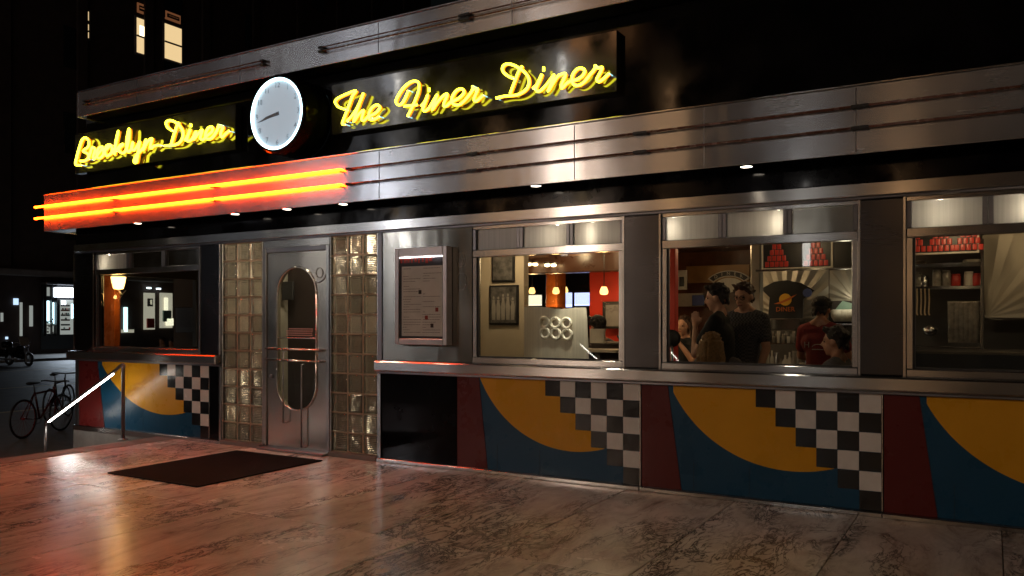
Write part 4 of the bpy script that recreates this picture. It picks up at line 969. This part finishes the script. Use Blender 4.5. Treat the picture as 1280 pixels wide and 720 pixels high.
# brand band with arched emblem
bd = thing('wood_sign', 'long wooden sign band with white arched emblem above the standing men', 'sign', (0,0,0))
a = at(858, 333, 4.2); b = at(937, 352, 4.2); box('band', a.x, b.x, 4.2, 4.25, b.z, a.z, 'wood_band', bd) if 'wood_band' in M else (M.__setitem__('wood_band', plain('wood_band', (.3, .16, .05), .4)), box('band', a.x, b.x, 4.2, 4.25, b.z, a.z, 'wood_band', bd))
pc = at(911, 366, 4.18); 
def arc(r0, r1, a0, a1, n=16): return [(pc.x+r1*math.cos(R(a0+(a1-a0)*k/n)), pc.z+r1*.8*math.sin(R(a0+(a1-a0)*k/n))) for k in range(n+1)]+[(pc.x+r0*math.cos(R(a0+(a1-a0)*k/n)), pc.z+r0*.8*math.sin(R(a0+(a1-a0)*k/n))) for k in range(n, -1, -1)]
prism('arch_ribbon', arc(.27, .37, 40, 140), 4.17, 4.195, 'white', bd); prism('arch_field', arc(.285, .355, 44, 136), 4.165, 4.169, 'black', bd)
for k, ch in enumerate('DINER'):
    an = R(122-16*k); text_mesh(ch, .062, 'white', bd, (pc.x+.318*math.cos(an), 4.162, pc.z+.255*math.sin(an)), 'arch_lettering')
prism('arch_fill', arc(.01, .25, 20, 160), 4.18, 4.198, 'etched', bd)
panel('menu_board', 'white wall board beside a small blue picture, left of the man in black', 'menu board', 845, 367, 880, 383, 4.4, 'white')
panel('blue_picture', 'small blue picture on the white wall board', 'picture', 865, 369, 880, 382, 4.37, 'logo_blue', .02)
panel('white_poster', 'narrow white poster with black figure at the left of the third window', 'poster', 846, 338, 858, 362, 3.8, 'white')
panel('poster_figure', 'black figure on the narrow white poster', 'poster', 849, 346, 855, 358, 3.78, 'black', .01)
box('red_post', at(837, 0, 1.6).x, at(844, 0, 1.6).x, 1.6, 1.7, 0, 2.43, 'red_wall', IN, .005)
box('dark_partition', at(844, 0, 4.6).x, KX0-.02, 4.6, 4.7, 0, 2.43, 'brown', IN, 0)
p = at(908, 323, 2.6); ceiling_lamp((p.x, 2.6, 2.43), 5, 'round ceiling lamp above the two standing men', r=.08)
p = at(1000, 0, 2.0); ceiling_lamp((p.x, 1.9, 2.43), 3.5, 'round ceiling lamp above the maroon shirted person')
p = at(1190, 0, 1.8); ceiling_lamp((p.x, 2.0, 2.43), 3.5, 'round ceiling lamp above the shelves of jars')
p = at(1300, 0, 1.8); ceiling_lamp((p.x, 2.0, 2.43), 4, 'round ceiling lamp near the right end sunburst sheet')
# pass window
ps = thing('pass_window', 'bright kitchen pass opening at the right of the third window', 'pass window')
def pbox(nm, p, m, Y=YK-.06, d=.04): a = at(p[0], p[1], Y); b = at(p[2], p[3], Y); return box(nm, a.x, b.x, Y, Y+d, b.z, a.z, m, ps, .004)
pbox('opening', (1036, 376, 1078, 404), 'dark_wall', YK-.05); pbox('ledge', (1036, 404, 1078, 407), 'steel', YK-.1, .09)
prism('hood', [(at(px, py, YK-.08).x, at(px, py, YK-.08).z) for px, py in ((1043, 388), (1053, 376), (1068, 380), (1078, 388))], YK-.08, YK-.052, 'teal', ps)
for px in (1049, 1057, 1064): pp = at(px, 402, YK-.12); lathe('plate_stack', [(.05, 0), (.085, .06), (.09, .13), (.06, .14)], 'white', ps, (pp.x, YK-.16, pp.z), 12)
light('pass_light', 'POINT', (at(1056, 0, YK-.4).x, YK-.35, at(1056, 368, YK).z), 2.5, (1, .85, .6), .05, ps)
# jar shelves in the right window
js = thing('jar_shelf', 'wall shelf unit of glasses and jars under the can poster', 'shelf')
YJ = 2.9
for py in (331, 359, 432): a = at(1134, py, YJ); b = at(1226, py+2.5, YJ); box('shelf_board', a.x, b.x, YJ-.14, YJ+.1, b.z, a.z, 'steel', js, .003)
box('shelf_side', at(1226, 0, YJ).x, at(1230, 0, YJ).x, YJ-.14, YJ+.1, .9, at(1228, 300, YJ).z, 'steel', js, .003)
zs = at(1180, 359, YJ).z+.003; rk = random.Random(4)
for k, (px, m, h) in enumerate(((1141, 'jar', .13), (1148, 'jar', .16), (1155, 'steel', .12), (1171, 'jar', .18), (1183, 'jar', .17), (1195, 'can', .13), (1211, 'white', .15), (1221, 'can', .13))):
    x = at(px, 0, YJ).x; bottle(x, YJ-.03, zs, h, .045, m, ['small clear glass at the left end of the jar shelf', 'tall clear glass second on the jar shelf', 'steel cup third on the jar shelf', 'tall clear jar in the middle of the jar shelf', 'clear jar right of the middle of the jar shelf', 'red jar on the shelf under the can poster', 'white labelled jar with a lid on the shelf', 'red jar at the right end of the jar shelf'][k], 'jars on the wall shelf', 'jar')
zs = at(1180, 331, YJ).z+.003
for k, px in enumerate((1146, 1216)): x = at(px, 0, YJ).x; bottle(x, YJ-.03, zs, .04, .09, 'white', ['low white bowl on the left of the top shelf', 'low white bowl on the right of the top shelf'][k], 'bowls on the top shelf', 'bowl')
for k, px in enumerate((1139, 1146, 1151, 1156, 1161)):
    if 'wood_spoon' not in M: M['wood_spoon'] = plain('pale_wood', (.4, .3, .18), .5)
    p = at(px, 361, YJ-.16); t = tubeo('ladle', smoothpath([p, p+Vector((.005, 0, -.12)), p+Vector((0, -.01, -.24)), p+Vector((.01, -.03, -.27))]), [.004]*6*1+[.01]*0 if False else .007, 'wood_spoon', None) if 'wood_spoon' in M else (M.__setitem__('wood_spoon', plain('pale_wood', (.4, .3, .18), .5)), None)[1]
    if t: tag(t, ['leftmost', 'second from left', 'middle', 'second from right', 'rightmost'][k]+' pale kitchen utensil hanging under the jar shelf', 'utensil', 'utensils hanging under the shelf')
gs = thing('glass_rack', 'tall rack of stacked glasses under the jar shelf', 'glass rack')
for k in range(6): x = at(1190+k*6, 0, YJ).x; lathe('glass_stack', [(.035, 0), (.04, .4), (.045, .42)], 'jar', gs, (x, YJ-.05, at(1200, 428, YJ).z), 12)
bm = bmesh.new(); p = at(1163, 413, 2.6); ball(bm, p, .07, (1, 1, .8)); o = finish('steel_kettle', bm, 'steel', None, True); tag(o, 'round shiny kettle on the dark counter in the right window', 'kettle')
box('right_counter', at(1110, 0, 1.4).x, 4, 1.4, 2.4, 0, at(1200, 440, 1.4).z, 'black', IN, .02)

# ================================================================== PEOPLE
def capsule(bm, p0, p1, r0, r1=None, seg=12):
    p0 = Vector(p0); p1 = Vector(p1); r1 = r0 if r1 is None else r1; d = p1-p0; L = max(d.length, 1e-4); d /= L
    pts = [p0-d*r0*.96, p0-d*r0*.7, p0-d*r0*.25]; rs = [r0*.25, r0*.71, r0*.97]
    for k in range(5): pts.append(p0+d*L*k/4); rs.append(r0+(r1-r0)*k/4)
    pts += [p1+d*r1*.25, p1+d*r1*.7, p1+d*r1*.96]; rs += [r1*.97, r1*.71, r1*.25]; tube(bm, pts, rs, seg)
def remesh(o, v, sm=4):
    m = o.modifiers.new('join', 'REMESH'); m.mode = 'VOXEL'; m.voxel_size = v; m.use_smooth_shade = True
    s = o.modifiers.new('smooth', 'SMOOTH'); s.factor = .5; s.iterations = sm; return o
def hand_bm(bm, wr, dirn, side, curl=.4):
    """palm, four bent fingers of different lengths and a thumb at its side"""
    d = Vector(dirn).normalized(); u = Vector(side).normalized(); u = (u-d*u.dot(d)).normalized(); nrm = d.cross(u); wr = Vector(wr)
    capsule(bm, wr, wr+d*.03, .022, .024); 
    for k in range(4): capsule(bm, wr+d*.02+u*(k-1.5)*.012, wr+d*.085+u*(k-1.5)*.019, .013, .0105)
    for k, L in enumerate((.062, .072, .068, .052)):
        a = wr+d*.088+u*(k-1.5)*.0205; b = a+(d*math.cos(curl)+nrm*math.sin(curl))*L*.5; c_ = b+(d*math.cos(curl*2.2)+nrm*math.sin(curl*2.2))*L*.5
        capsule(bm, a, b, .0095, .0085, 8); capsule(bm, b, c_, .0085, .0072, 8)
    a = wr+d*.03-u*.02; b = a+(d*.7-u*.7).normalized()*.04; capsule(bm, a, b, .012, .0105, 8); capsule(bm, b, b+(d*.9-u*.2+nrm*.3).normalized()*.03, .0105, .0085, 8)
def person(label, loc, rz, h=1.75, top='cloth_black', bottom='cloth_black', skin='skin', hair='hair_dark', hairstyle='short', seated=False, arms=None, head_turn=0, nod=0, glasses=False, cap=None, vox=.0095, sleeves='short', group=None):
    s = h/1.75; t = thing('person', label, 'person', loc, rz, group); t.scale = (s, s, s)
    hz = .5 if seated else .93; sh = hz+.5; up = lambda z: z
    neck = Vector((0, .0, sh+.07)); hd = Vector((0, .02, sh+.185))
    bm = bmesh.new()
    capsule(bm, (0, 0, hz+.02), (0, -.005, hz+.2), .13, .12, 16); capsule(bm, (-.045, 0, hz+.05), (.045, 0, hz+.05), .12); capsule(bm, (-.07, -.0, hz+.36), (.07, -.0, hz+.36), .115, .115, 16); capsule(bm, (-.12, 0, sh-.02), (.12, 0, sh-.02), .07)
    for q in (-1, 1): capsule(bm, (q*.13, -.01, sh+.0), (q*.025, -.015, sh+.075), .052, .045)
    capsule(bm, (0, -.01, sh-.0), hd+Vector((0, -.02, -.08)), .06, .052)
    rot = Matrix.Rotation(head_turn, 4, 'Z') @ Matrix.Rotation(-nod, 4, 'X')
    H = lambda x, y, z: hd+(rot @ Vector((x, y, z)))
    ball(bm, H(0, -.01, .035), .095, (.82, 1.02, 1.0), 20, rot); ball(bm, H(0, .03, -.03), .07, (.82, .85, 1.05), 16, rot); ball(bm, H(0, .055, -.085), .03, (1.1, .8, .8), 12, rot)
    capsule(bm, H(0, .088, .02), H(0, .108, -.018), .011, .016, 8); ball(bm, H(-.018, .088, -.03), .012, seg=8); ball(bm, H(.018, .088, -.03), .012, seg=8)
    capsule(bm, H(-.02, .082, -.056), H(.02, .082, -.056), .0105, .0105, 8); capsule(bm, H(-.035, .078, .03), H(.035, .078, .03), .014, .014, 8)
    for q in (-1, 1): ball(bm, H(q*.081, -.005, .0), .03, (.35, .65, 1), 10, rot)
    arms = arms or [((-.2, .02, sh-.3), (-.2, .12, sh-.5)), ((.2, .02, sh-.3), (.2, .12, sh-.5))]
    wr_data = []
    for q, (el, wr) in zip((-1, 1), arms):
        S = Vector((q*.175, 0, sh-.015)); el = Vector(el); wr = Vector(wr); capsule(bm, S, el, .052, .04); capsule(bm, el, wr, .042, .026); d = (wr-el).normalized()
        hand_bm(bm, wr, d, Vector((0, 1, 0)) if abs(d.y) < .8 else Vector((q, 0, .2)))
    for q in (-1, 1):
        hp = Vector((q*.09, 0, hz))
        if seated: kn = Vector((q*.11, .42, hz-.02)); an = Vector((q*.11, .44, .08))
        else: kn = Vector((q*.1, .02, .49)); an = Vector((q*.11, -.02, .08))
        capsule(bm, hp, kn, .085, .055); capsule(bm, kn, an, .056, .036); capsule(bm, an+Vector((0, -.03, -.04)), an+Vector((0, .15, -.05)), .036, .03)
    b = remesh(finish('body', bm, skin, t, True), vox, 3)
    # shirt
    bm = bmesh.new(); capsule(bm, (-.04, 0, hz+.06), (.04, 0, hz+.06), .138, .138, 16); capsule(bm, (0, 0, hz+.1), (0, 0, hz+.3), .145, .14, 16); capsule(bm, (-.07, 0, hz+.36), (.07, 0, hz+.36), .128, .128, 16); capsule(bm, (-.125, 0, sh-.02), (.125, 0, sh-.02), .08)
    for q in (-1, 1): capsule(bm, (q*.135, -.01, sh+.005), (q*.06, -.015, sh+.045), .062, .045)
    for q, (el, wr) in zip((-1, 1), arms):
        S = Vector((q*.175, 0, sh-.015)); el = Vector(el); wr = Vector(wr)
        if sleeves == 'short': capsule(bm, S, S+(el-S)*.62, .068, .066)
        else: capsule(bm, S, el, .066, .052); capsule(bm, el, el+(wr-el)*.9, .052, .036)
    remesh(finish('shirt', bm, top, t, True), .012, 2)
    bm = bmesh.new()
    capsule(bm, (-.05, 0, hz-.0), (.05, 0, hz-.0), .128)
    for q in (-1, 1):
        hp = Vector((q*.09, 0, hz)); kn = Vector((q*.11, .42, hz-.02)) if seated else Vector((q*.1, .02, .49)); an = Vector((q*.11, .44, .1)) if seated else Vector((q*.11, -.02, .1))
        capsule(bm, hp, kn, .098, .07); capsule(bm, kn, an, .07, .052)
    remesh(finish('trousers', bm, bottom, t, True), .016, 2)
    for q in (-1, 1):
        an = Vector((q*.11, .44, .05)) if seated else Vector((q*.11, -.02, .05)); bm = bmesh.new(); capsule(bm, an+Vector((0, -.03, 0)), an+Vector((0, .17, -.012)), .048, .04); remesh(finish('shoe', bm, 'black', t, True), .012)
    # hair: a shell of many clumps over the skull
    bm = bmesh.new(); rnd = random.Random(hash(label) % 1000 if False else sum(map(ord, label)))
    ball(bm, H(0, -.02, .05), .098, (.86, 1.0, .92), 18, rot)
    for k in range(70):
        a = rnd.uniform(0, 2*math.pi); el = rnd.uniform(.05, 1.45); x, y, z = math.cos(a)*math.cos(el), math.sin(a)*math.cos(el), math.sin(el)
        if y > .45 and z < .62: continue
        P = H(x*.088, -.015+y*.1, .045+z*.092); D = rot @ Vector((x*.3+rnd.uniform(-.5, .5), y*.3+.3+rnd.uniform(-.4, .5), .35)); capsule(bm, P, P+D.normalized()*rnd.uniform(.006, .018), .016, .009, 6)
    if hairstyle == 'short':
        for k in range(24):
            a = R(200+140*rnd.random()); P = H(math.cos(a)*.08, math.sin(a)*.088-.01, rnd.uniform(-.045, .03)); capsule(bm, P, P+Vector((0, 0, -.02)), .018, .01, 6)
        for k in range(12): P = H(rnd.uniform(-.06, .06), .062, rnd.uniform(.09, .12)); capsule(bm, P, P+(rot @ Vector((rnd.uniform(-.2, .2), .6, .4))).normalized()*.035, .016, .008, 6)
    else:
        for k in range(80):
            a = R(165+210*rnd.random()) ; r_ = .086+rnd.uniform(-.006, .012); x, y = math.cos(a)*r_, math.sin(a)*r_-.012; L = rnd.uniform(.2, .32)
            P = H(x, y, .05); capsule(bm, P, P+Vector((x*.25+rnd.uniform(-.015, .015), y*.2, -L*.55)), .02, .018, 6); Q = P+Vector((x*.25, y*.2, -L*.55)); capsule(bm, Q, Q+Vector((rnd.uniform(-.02, .02), rnd.uniform(-.01, .02), -L*.45)), .018, .008, 6)
    remesh(finish('hair', bm, hair, t, True), .0065, 1)
    # eyes, brows, lips
    for q in (-1, 1):
        bm = bmesh.new(); ball(bm, H(q*.032, .077, .012), .0115, (1, .6, .7), 10); finish('eye', bm, 'eye', t, True)
        bm = bmesh.new(); capsule(bm, H(q*.018, .087, .034), H(q*.046, .078, .036), .0045, .003, 6); finish('eyebrow', bm, hair, t, True)
    bm = bmesh.new(); capsule(bm, H(-.018, .09, -.058), H(.018, .09, -.058), .0055, .0055, 6); finish('lips', bm, 'lips', t, True)
    if glasses:
        for q in (-1, 1): c0 = H(q*.033, .098, .012); tubeo('glasses_rim', [c0+(rot @ Vector((.026*math.cos(R(30*k)), 0, .019*math.sin(R(30*k))))) for k in range(13)], .003, 'black', t, 6)
        tubeo('glasses_bridge', [H(-.01, .1, .014), H(.01, .1, .014)], .0025, 'black', t, 6)
    if cap:
        bm = bmesh.new(); ball(bm, H(0, -.012, .062), .108, (.88, 1.02, .84), 18, rot); capsule(bm, H(-.04, .09, .06), H(.04, .09, .06), .03, .03, 8); remesh(finish('cap', bm, cap, t, True), .01, 2)
    return t
M['eye'] = plain('eye', (.03, .02, .02), .2); M['lips'] = plain('lips', (.3, .08, .06), .4)
def who(px, pyhead, Y): p = at(px, pyhead, Y); return p
# man in black T-shirt, profile to the left, hand raised to his face
p = who(899, 353, .95); person('man in black T-shirt standing in profile with hand raised to his mouth', (p.x, p.y, 0), R(96), p.z/1.0/1.0 if False else (p.z)/1.765*1.75, 'cloth_black', 'cloth_black', 'skin_pale', 'hair_dark', arms=[((-.22, .17, 1.12), (-.07, .2, 1.36)), ((.24, -.02, 1.12), (.2, .1, .9))], nod=R(6))
p = who(931, 352, 1.35); person('man in plaid shirt and glasses standing behind the man in black', (p.x, p.y, 0), R(168), p.z/1.765*1.75, 'plaid', 'cloth_black', 'skin_pale', 'hair_brown', arms=[((-.22, .02, 1.15), (-.2, .14, .92)), ((.22, .02, 1.15), (.22, .12, .9))], nod=R(10), glasses=True)
p = who(1026, 370, 1.75); person('person in maroon T-shirt and dark cap seen from behind at the counter', (p.x, p.y, 0), R(-12), p.z/1.765*1.75, 'cloth_maroon', 'cloth_black', 'skin', 'hair_dark', arms=[((-.25, .1, 1.15), (-.18, .32, 1.1)), ((.25, .1, 1.15), (.18, .32, 1.1))], nod=R(8), cap='cloth_black')
ps_ = C.objects.get('person.002')
text_mesh('H', .085, 'cloth_white', ps_, (-.085, -.1465, 1.27), 'shirt_print', ext=.002)
tubeo('shirt_print', [(.03+.06*math.cos(R(15*k)), -.1465, 1.25+.03*math.sin(R(15*k))) for k in range(13)], .003, 'cloth_white', ps_, 5)
box('shirt_print', -.03, .09, -.149, -.146, 1.225, 1.233, 'cloth_white', ps_, 0)
# seated: head top z = 1.335 at scale 1
def seat_person(px, py, Y, rz, **k):
    p = at(px, py, Y); raise_ = max(0, p.z-1.33); t = person(k.pop('label'), (p.x, p.y, raise_), rz, 1.75, seated=True, **k)
    st_ = thing('bench_seat', 'dark seat under the '+t['label'].split(' seated')[0].split(' facing')[0].split(' in profile')[0].split(' cut')[0], 'seat', (p.x, p.y, 0), rz, 'dark seats of the guests')
    box('seat_pad', -.22, .22, -.2, .25, .36+raise_, .41+raise_, 'dark_wall', st_, .02); box('seat_base', -.16, .16, -.14, .16, .004, .358+raise_, 'dark_wall', st_, .01); return t
seat_person(889, 415, .62, R(-20), label='blond long haired guest seated with back to the window', top='cloth_white', hair='hair_blond', hairstyle='long', skin='skin_pale', arms=[((-.2, .12, .75), (-.1, .32, .72)), ((.2, .12, .75), (.1, .32, .72))])
seat_person(897, 409, .95, R(-10), label='auburn haired guest seated just beyond the blond guest', top='cloth_grey', hair='hair_red', skin='skin', arms=[((-.2, .12, .75), (-.1, .32, .72)), ((.2, .12, .75), (.1, .32, .72))])
seat_person(1047, 407, .6, R(80), label='dark haired guest in profile at the lower right of the third window', top='cloth_grey', hair='hair_dark', skin='skin', arms=[((-.2, .12, .75), (-.1, .32, .72)), ((.2, .12, .75), (.1, .32, .72))])
seat_person(856, 394, 3.2, R(165), label='long haired woman facing the window with hand at her mouth', top='cloth_black', hair='hair_brown', hairstyle='long', skin='skin_pale', arms=[((-.2, .14, .78), (-.04, .17, .98)), ((.2, .12, .75), (.1, .32, .72))])
seat_person(748, 394, 1.9, R(60), label='guest in dark cap seated by the red wall', top='cloth_grey', hair='hair_dark', cap='cloth_black', skin='skin', arms=[((-.2, .12, .75), (-.1, .32, .72)), ((.2, .12, .75), (.1, .32, .72))])
seat_person(786, 428, .9, R(60), label='guest in white top cut off by the pillar', top='cloth_white', hair='hair_dark', skin='skin_pale', vox=.012)
# round black chair back at the third window
p = at(840, 423, .9); ch = thing('bar_chair', 'black round backed chair at the left of the third window', 'chair', (p.x, p.y, 0), R(10))
bm = bmesh.new(); ball(bm, (0, 0, p.z), .085, (1, .25, 1)); finish('backrest', bm, 'black', ch, True); tubeo('back_post', [(0, 0, p.z-.07), (0, .02, .7)], .014, 'grey_metal', ch)
lathe('seat', [(.16, .66), (.18, .68), (.17, .72)], 'black', ch, (0, .18, 0)); tubeo('stem', [(0, .18, .02), (0, .18, .66)], .02, 'grey_metal', ch); lathe('foot', [(.2, .003), (.19, .02), (.04, .04)], 'grey_metal', ch, (0, .18, 0))
# passers-by seen through the end window
for k, (px, d, lab) in enumerate(((203, 20, 'dark figure standing before the lit boutique, left one'), (215, 22, 'dark figure standing before the lit boutique, right one'))):
    dd_ = ray(px, 400); q = Vector((0, -CD, CH))+dd_*d; 
    if q.x > -19: q = atx(px, 400, -20.5)
    person(lab, (q.x, q.y, -.74), R(200), 1.72, 'cloth_black', 'cloth_black', vox=.03)

# ================================================================== STREET THINGS
def wheel(parent, c, r, tw_, spokes=18, m='black', rimm='grey_metal', axis='y'):
    w_ = tubeo('wheel', [c+Vector((r*math.cos(R(15*k)), 0, r*math.sin(R(15*k)))) for k in range(25)], tw_, m, parent, 8)
    bm = bmesh.new(); tube(bm, [c+Vector(((r-tw_)*math.cos(R(15*k)), 0, (r-tw_)*math.sin(R(15*k)))) for k in range(25)], tw_*.5, 6)
    for k in range(spokes): a = 2*math.pi*k/spokes; tube(bm, [c+Vector((.02*math.cos(a+.5), .012*(-1)**k, .02*math.sin(a+.5))), c+Vector(((r-tw_)*math.cos(a), 0, (r-tw_)*math.sin(a)))], .0018 if spokes > 10 else .012, 4)
    ball(bm, c, .025, (1, 1.6, 1), 8); finish('rim', bm, rimm, w_, True); return w_
def bicycle(loc, rz, label, frame):
    t = thing('bicycle', label, 'bicycle', loc, rz, 'bicycles parked on the lower pavement'); V = Vector
    rw_, fw_ = V((0, 0, .34)), V((1.03, 0, .34)); bb_, st_, hd_ = V((.43, 0, .29)), V((.3, 0, .78)), V((.83, 0, .78))
    wheel(t, rw_, .33, .018, rimm='red_spoke'); wheel(t, fw_, .33, .018)
    bm = bmesh.new()
    for a, b, r in ((bb_, st_, .017), (st_*.95+bb_*.05, hd_, .016), (bb_, hd_+V((.02, 0, -.1)), .018), (hd_+V((-.01, 0, .06)), hd_+V((.03, 0, -.12)), .02), (rw_+V((0, .05, 0)), bb_, .01), (rw_+V((0, .05, 0)), st_, .009), (rw_+V((0, -.05, 0)), bb_, .01), (rw_+V((0, -.05, 0)), st_, .009)): tube(bm, [a, b], r)
    finish('frame', bm, frame, t, True); bm = bmesh.new()
    for q in (-1, 1): tube(bm, smoothpath([hd_+V((.03, 0, -.12)), V((.88, q*.05, .6)), fw_+V((0, q*.05, 0))]), .012)
    finish('fork', bm, frame, t, True); tubeo('handlebar', smoothpath([hd_+V((.02, -.27, .16)), hd_+V((.08, -.2, .16)), hd_+V((.04, 0, .15)), hd_+V((.08, .2, .16)), hd_+V((.02, .27, .16))]), .014, 'black', t); tubeo('stem', [hd_, hd_+V((.03, 0, .15))], .014, 'black', t)
    tubeo('seat_post', [st_, st_+V((-.03, 0, .14))], .013, 'grey_metal', t); bm = bmesh.new(); capsule(bm, st_+V((-.14, 0, .17)), st_+V((.12, 0, .16)), .06, .02); 
    for v in bm.verts: v.co.z = st_.z+.165+(v.co.z-st_.z-.165)*.5
    finish('saddle', bm, 'black', t, True)
    tubeo('chainring', [bb_+V((.09*math.cos(R(30*k)), .03, .09*math.sin(R(30*k)))) for k in range(13)], .006, 'grey_metal', t, 6); tubeo('crank', [bb_+V((-.12, .06, -.1)), bb_+V((-.12, .04, -.1)), bb_+V((.0, .04, 0)), bb_+V((0, -.04, 0)), bb_+V((.12, -.04, .1)), bb_+V((.12, -.1, .1))], .009, 'grey_metal', t); return t
M['red_spoke'] = plain('red_rim', (.2, .015, .01), .3); M['bike_red'] = plain('red_bike_paint', (.06, .006, .006), .25); M['bike_black'] = plain('dark_bike_paint', (.03, .03, .035), .25)
def ground_at(px, d, z=STREET): r_ = ray(px, 400); q = Vector((0, -CD, 0))+Vector((r_.x, r_.y, 0))*d; return Vector((q.x, q.y, z))
g1 = ground_at(29, 14.3); g1b = ground_at(62, 15.0); bicycle(g1, math.atan2(g1b.y-g1.y, g1b.x-g1.x), 'bicycle with red rimmed rear wheel leaning nearest the steps', 'bike_red')
g2 = ground_at(62, 16.6); g2b = ground_at(98, 18.2); bicycle(g2, math.atan2(g2b.y-g2.y, g2b.x-g2.x), 'dark bicycle parked behind the red rimmed one', 'bike_black')
def motorcycle(loc, rz):
    t = thing('motorcycle', 'dark touring motorcycle parked across the road', 'motorcycle', loc, rz); V = Vector
    wheel(t, V((0, 0, .32)), .26, .07, 8); wheel(t, V((1.5, 0, .32)), .28, .06, 8)
    bm = bmesh.new(); ball(bm, (.85, 0, .82), .28, (1.1, .55, .6)); capsule(bm, (.5, 0, .55), (1.0, 0, .5), .17, .2); remesh(finish('body', bm, 'black_gloss', t, True), .02)
    bm = bmesh.new(); capsule(bm, (-.05, 0, .78), (.55, 0, .74), .13, .12); remesh(finish('saddle', bm, 'rubber', t, True), .02)
    for q in (-1, 1): o = box('saddle_bag', -.25, .25, q*.3-.1, q*.3+.1, .42, .78, 'black_gloss', t, .05)
    bm = bmesh.new()
    for q in (-1, 1): tube(bm, [(1.22, q*.09, .95), (1.5, q*.09, .32)], .03)
    finish('fork', bm, 'grey_metal', t, True); tubeo('handlebar', smoothpath([(.95, -.38, 1.1), (1.1, -.3, 1.12), (1.2, 0, 1.0), (1.1, .3, 1.12), (.95, .38, 1.1)]), .018, 'grey_metal', t)
    bm = bmesh.new(); ball(bm, (1.36, 0, .92), .1); finish('headlight', bm, 'grey_metal', t, True); prism('windscreen', [(1.18, 1.0), (1.26, .98), (1.1, 1.38), (1.05, 1.36)], -.22, .22, 'jar', t)
    tubeo('exhaust', [(.9, -.2, .34), (.3, -.24, .3), (-.3, -.26, .32)], .045, 'grey_metal', t); lathe('tail_box', [(.2, .86), (.24, .9), (.24, 1.1), (.15, 1.16)], 'black_gloss', t, (-.2, 0, 0), 12)
g3 = ground_at(12, 40, -.74); g3b = ground_at(48, 39, -.74); motorcycle(g3, math.atan2(g3b.y-g3.y, g3b.x-g3.x))
g3 = ground_at(-14, 39, -.74)
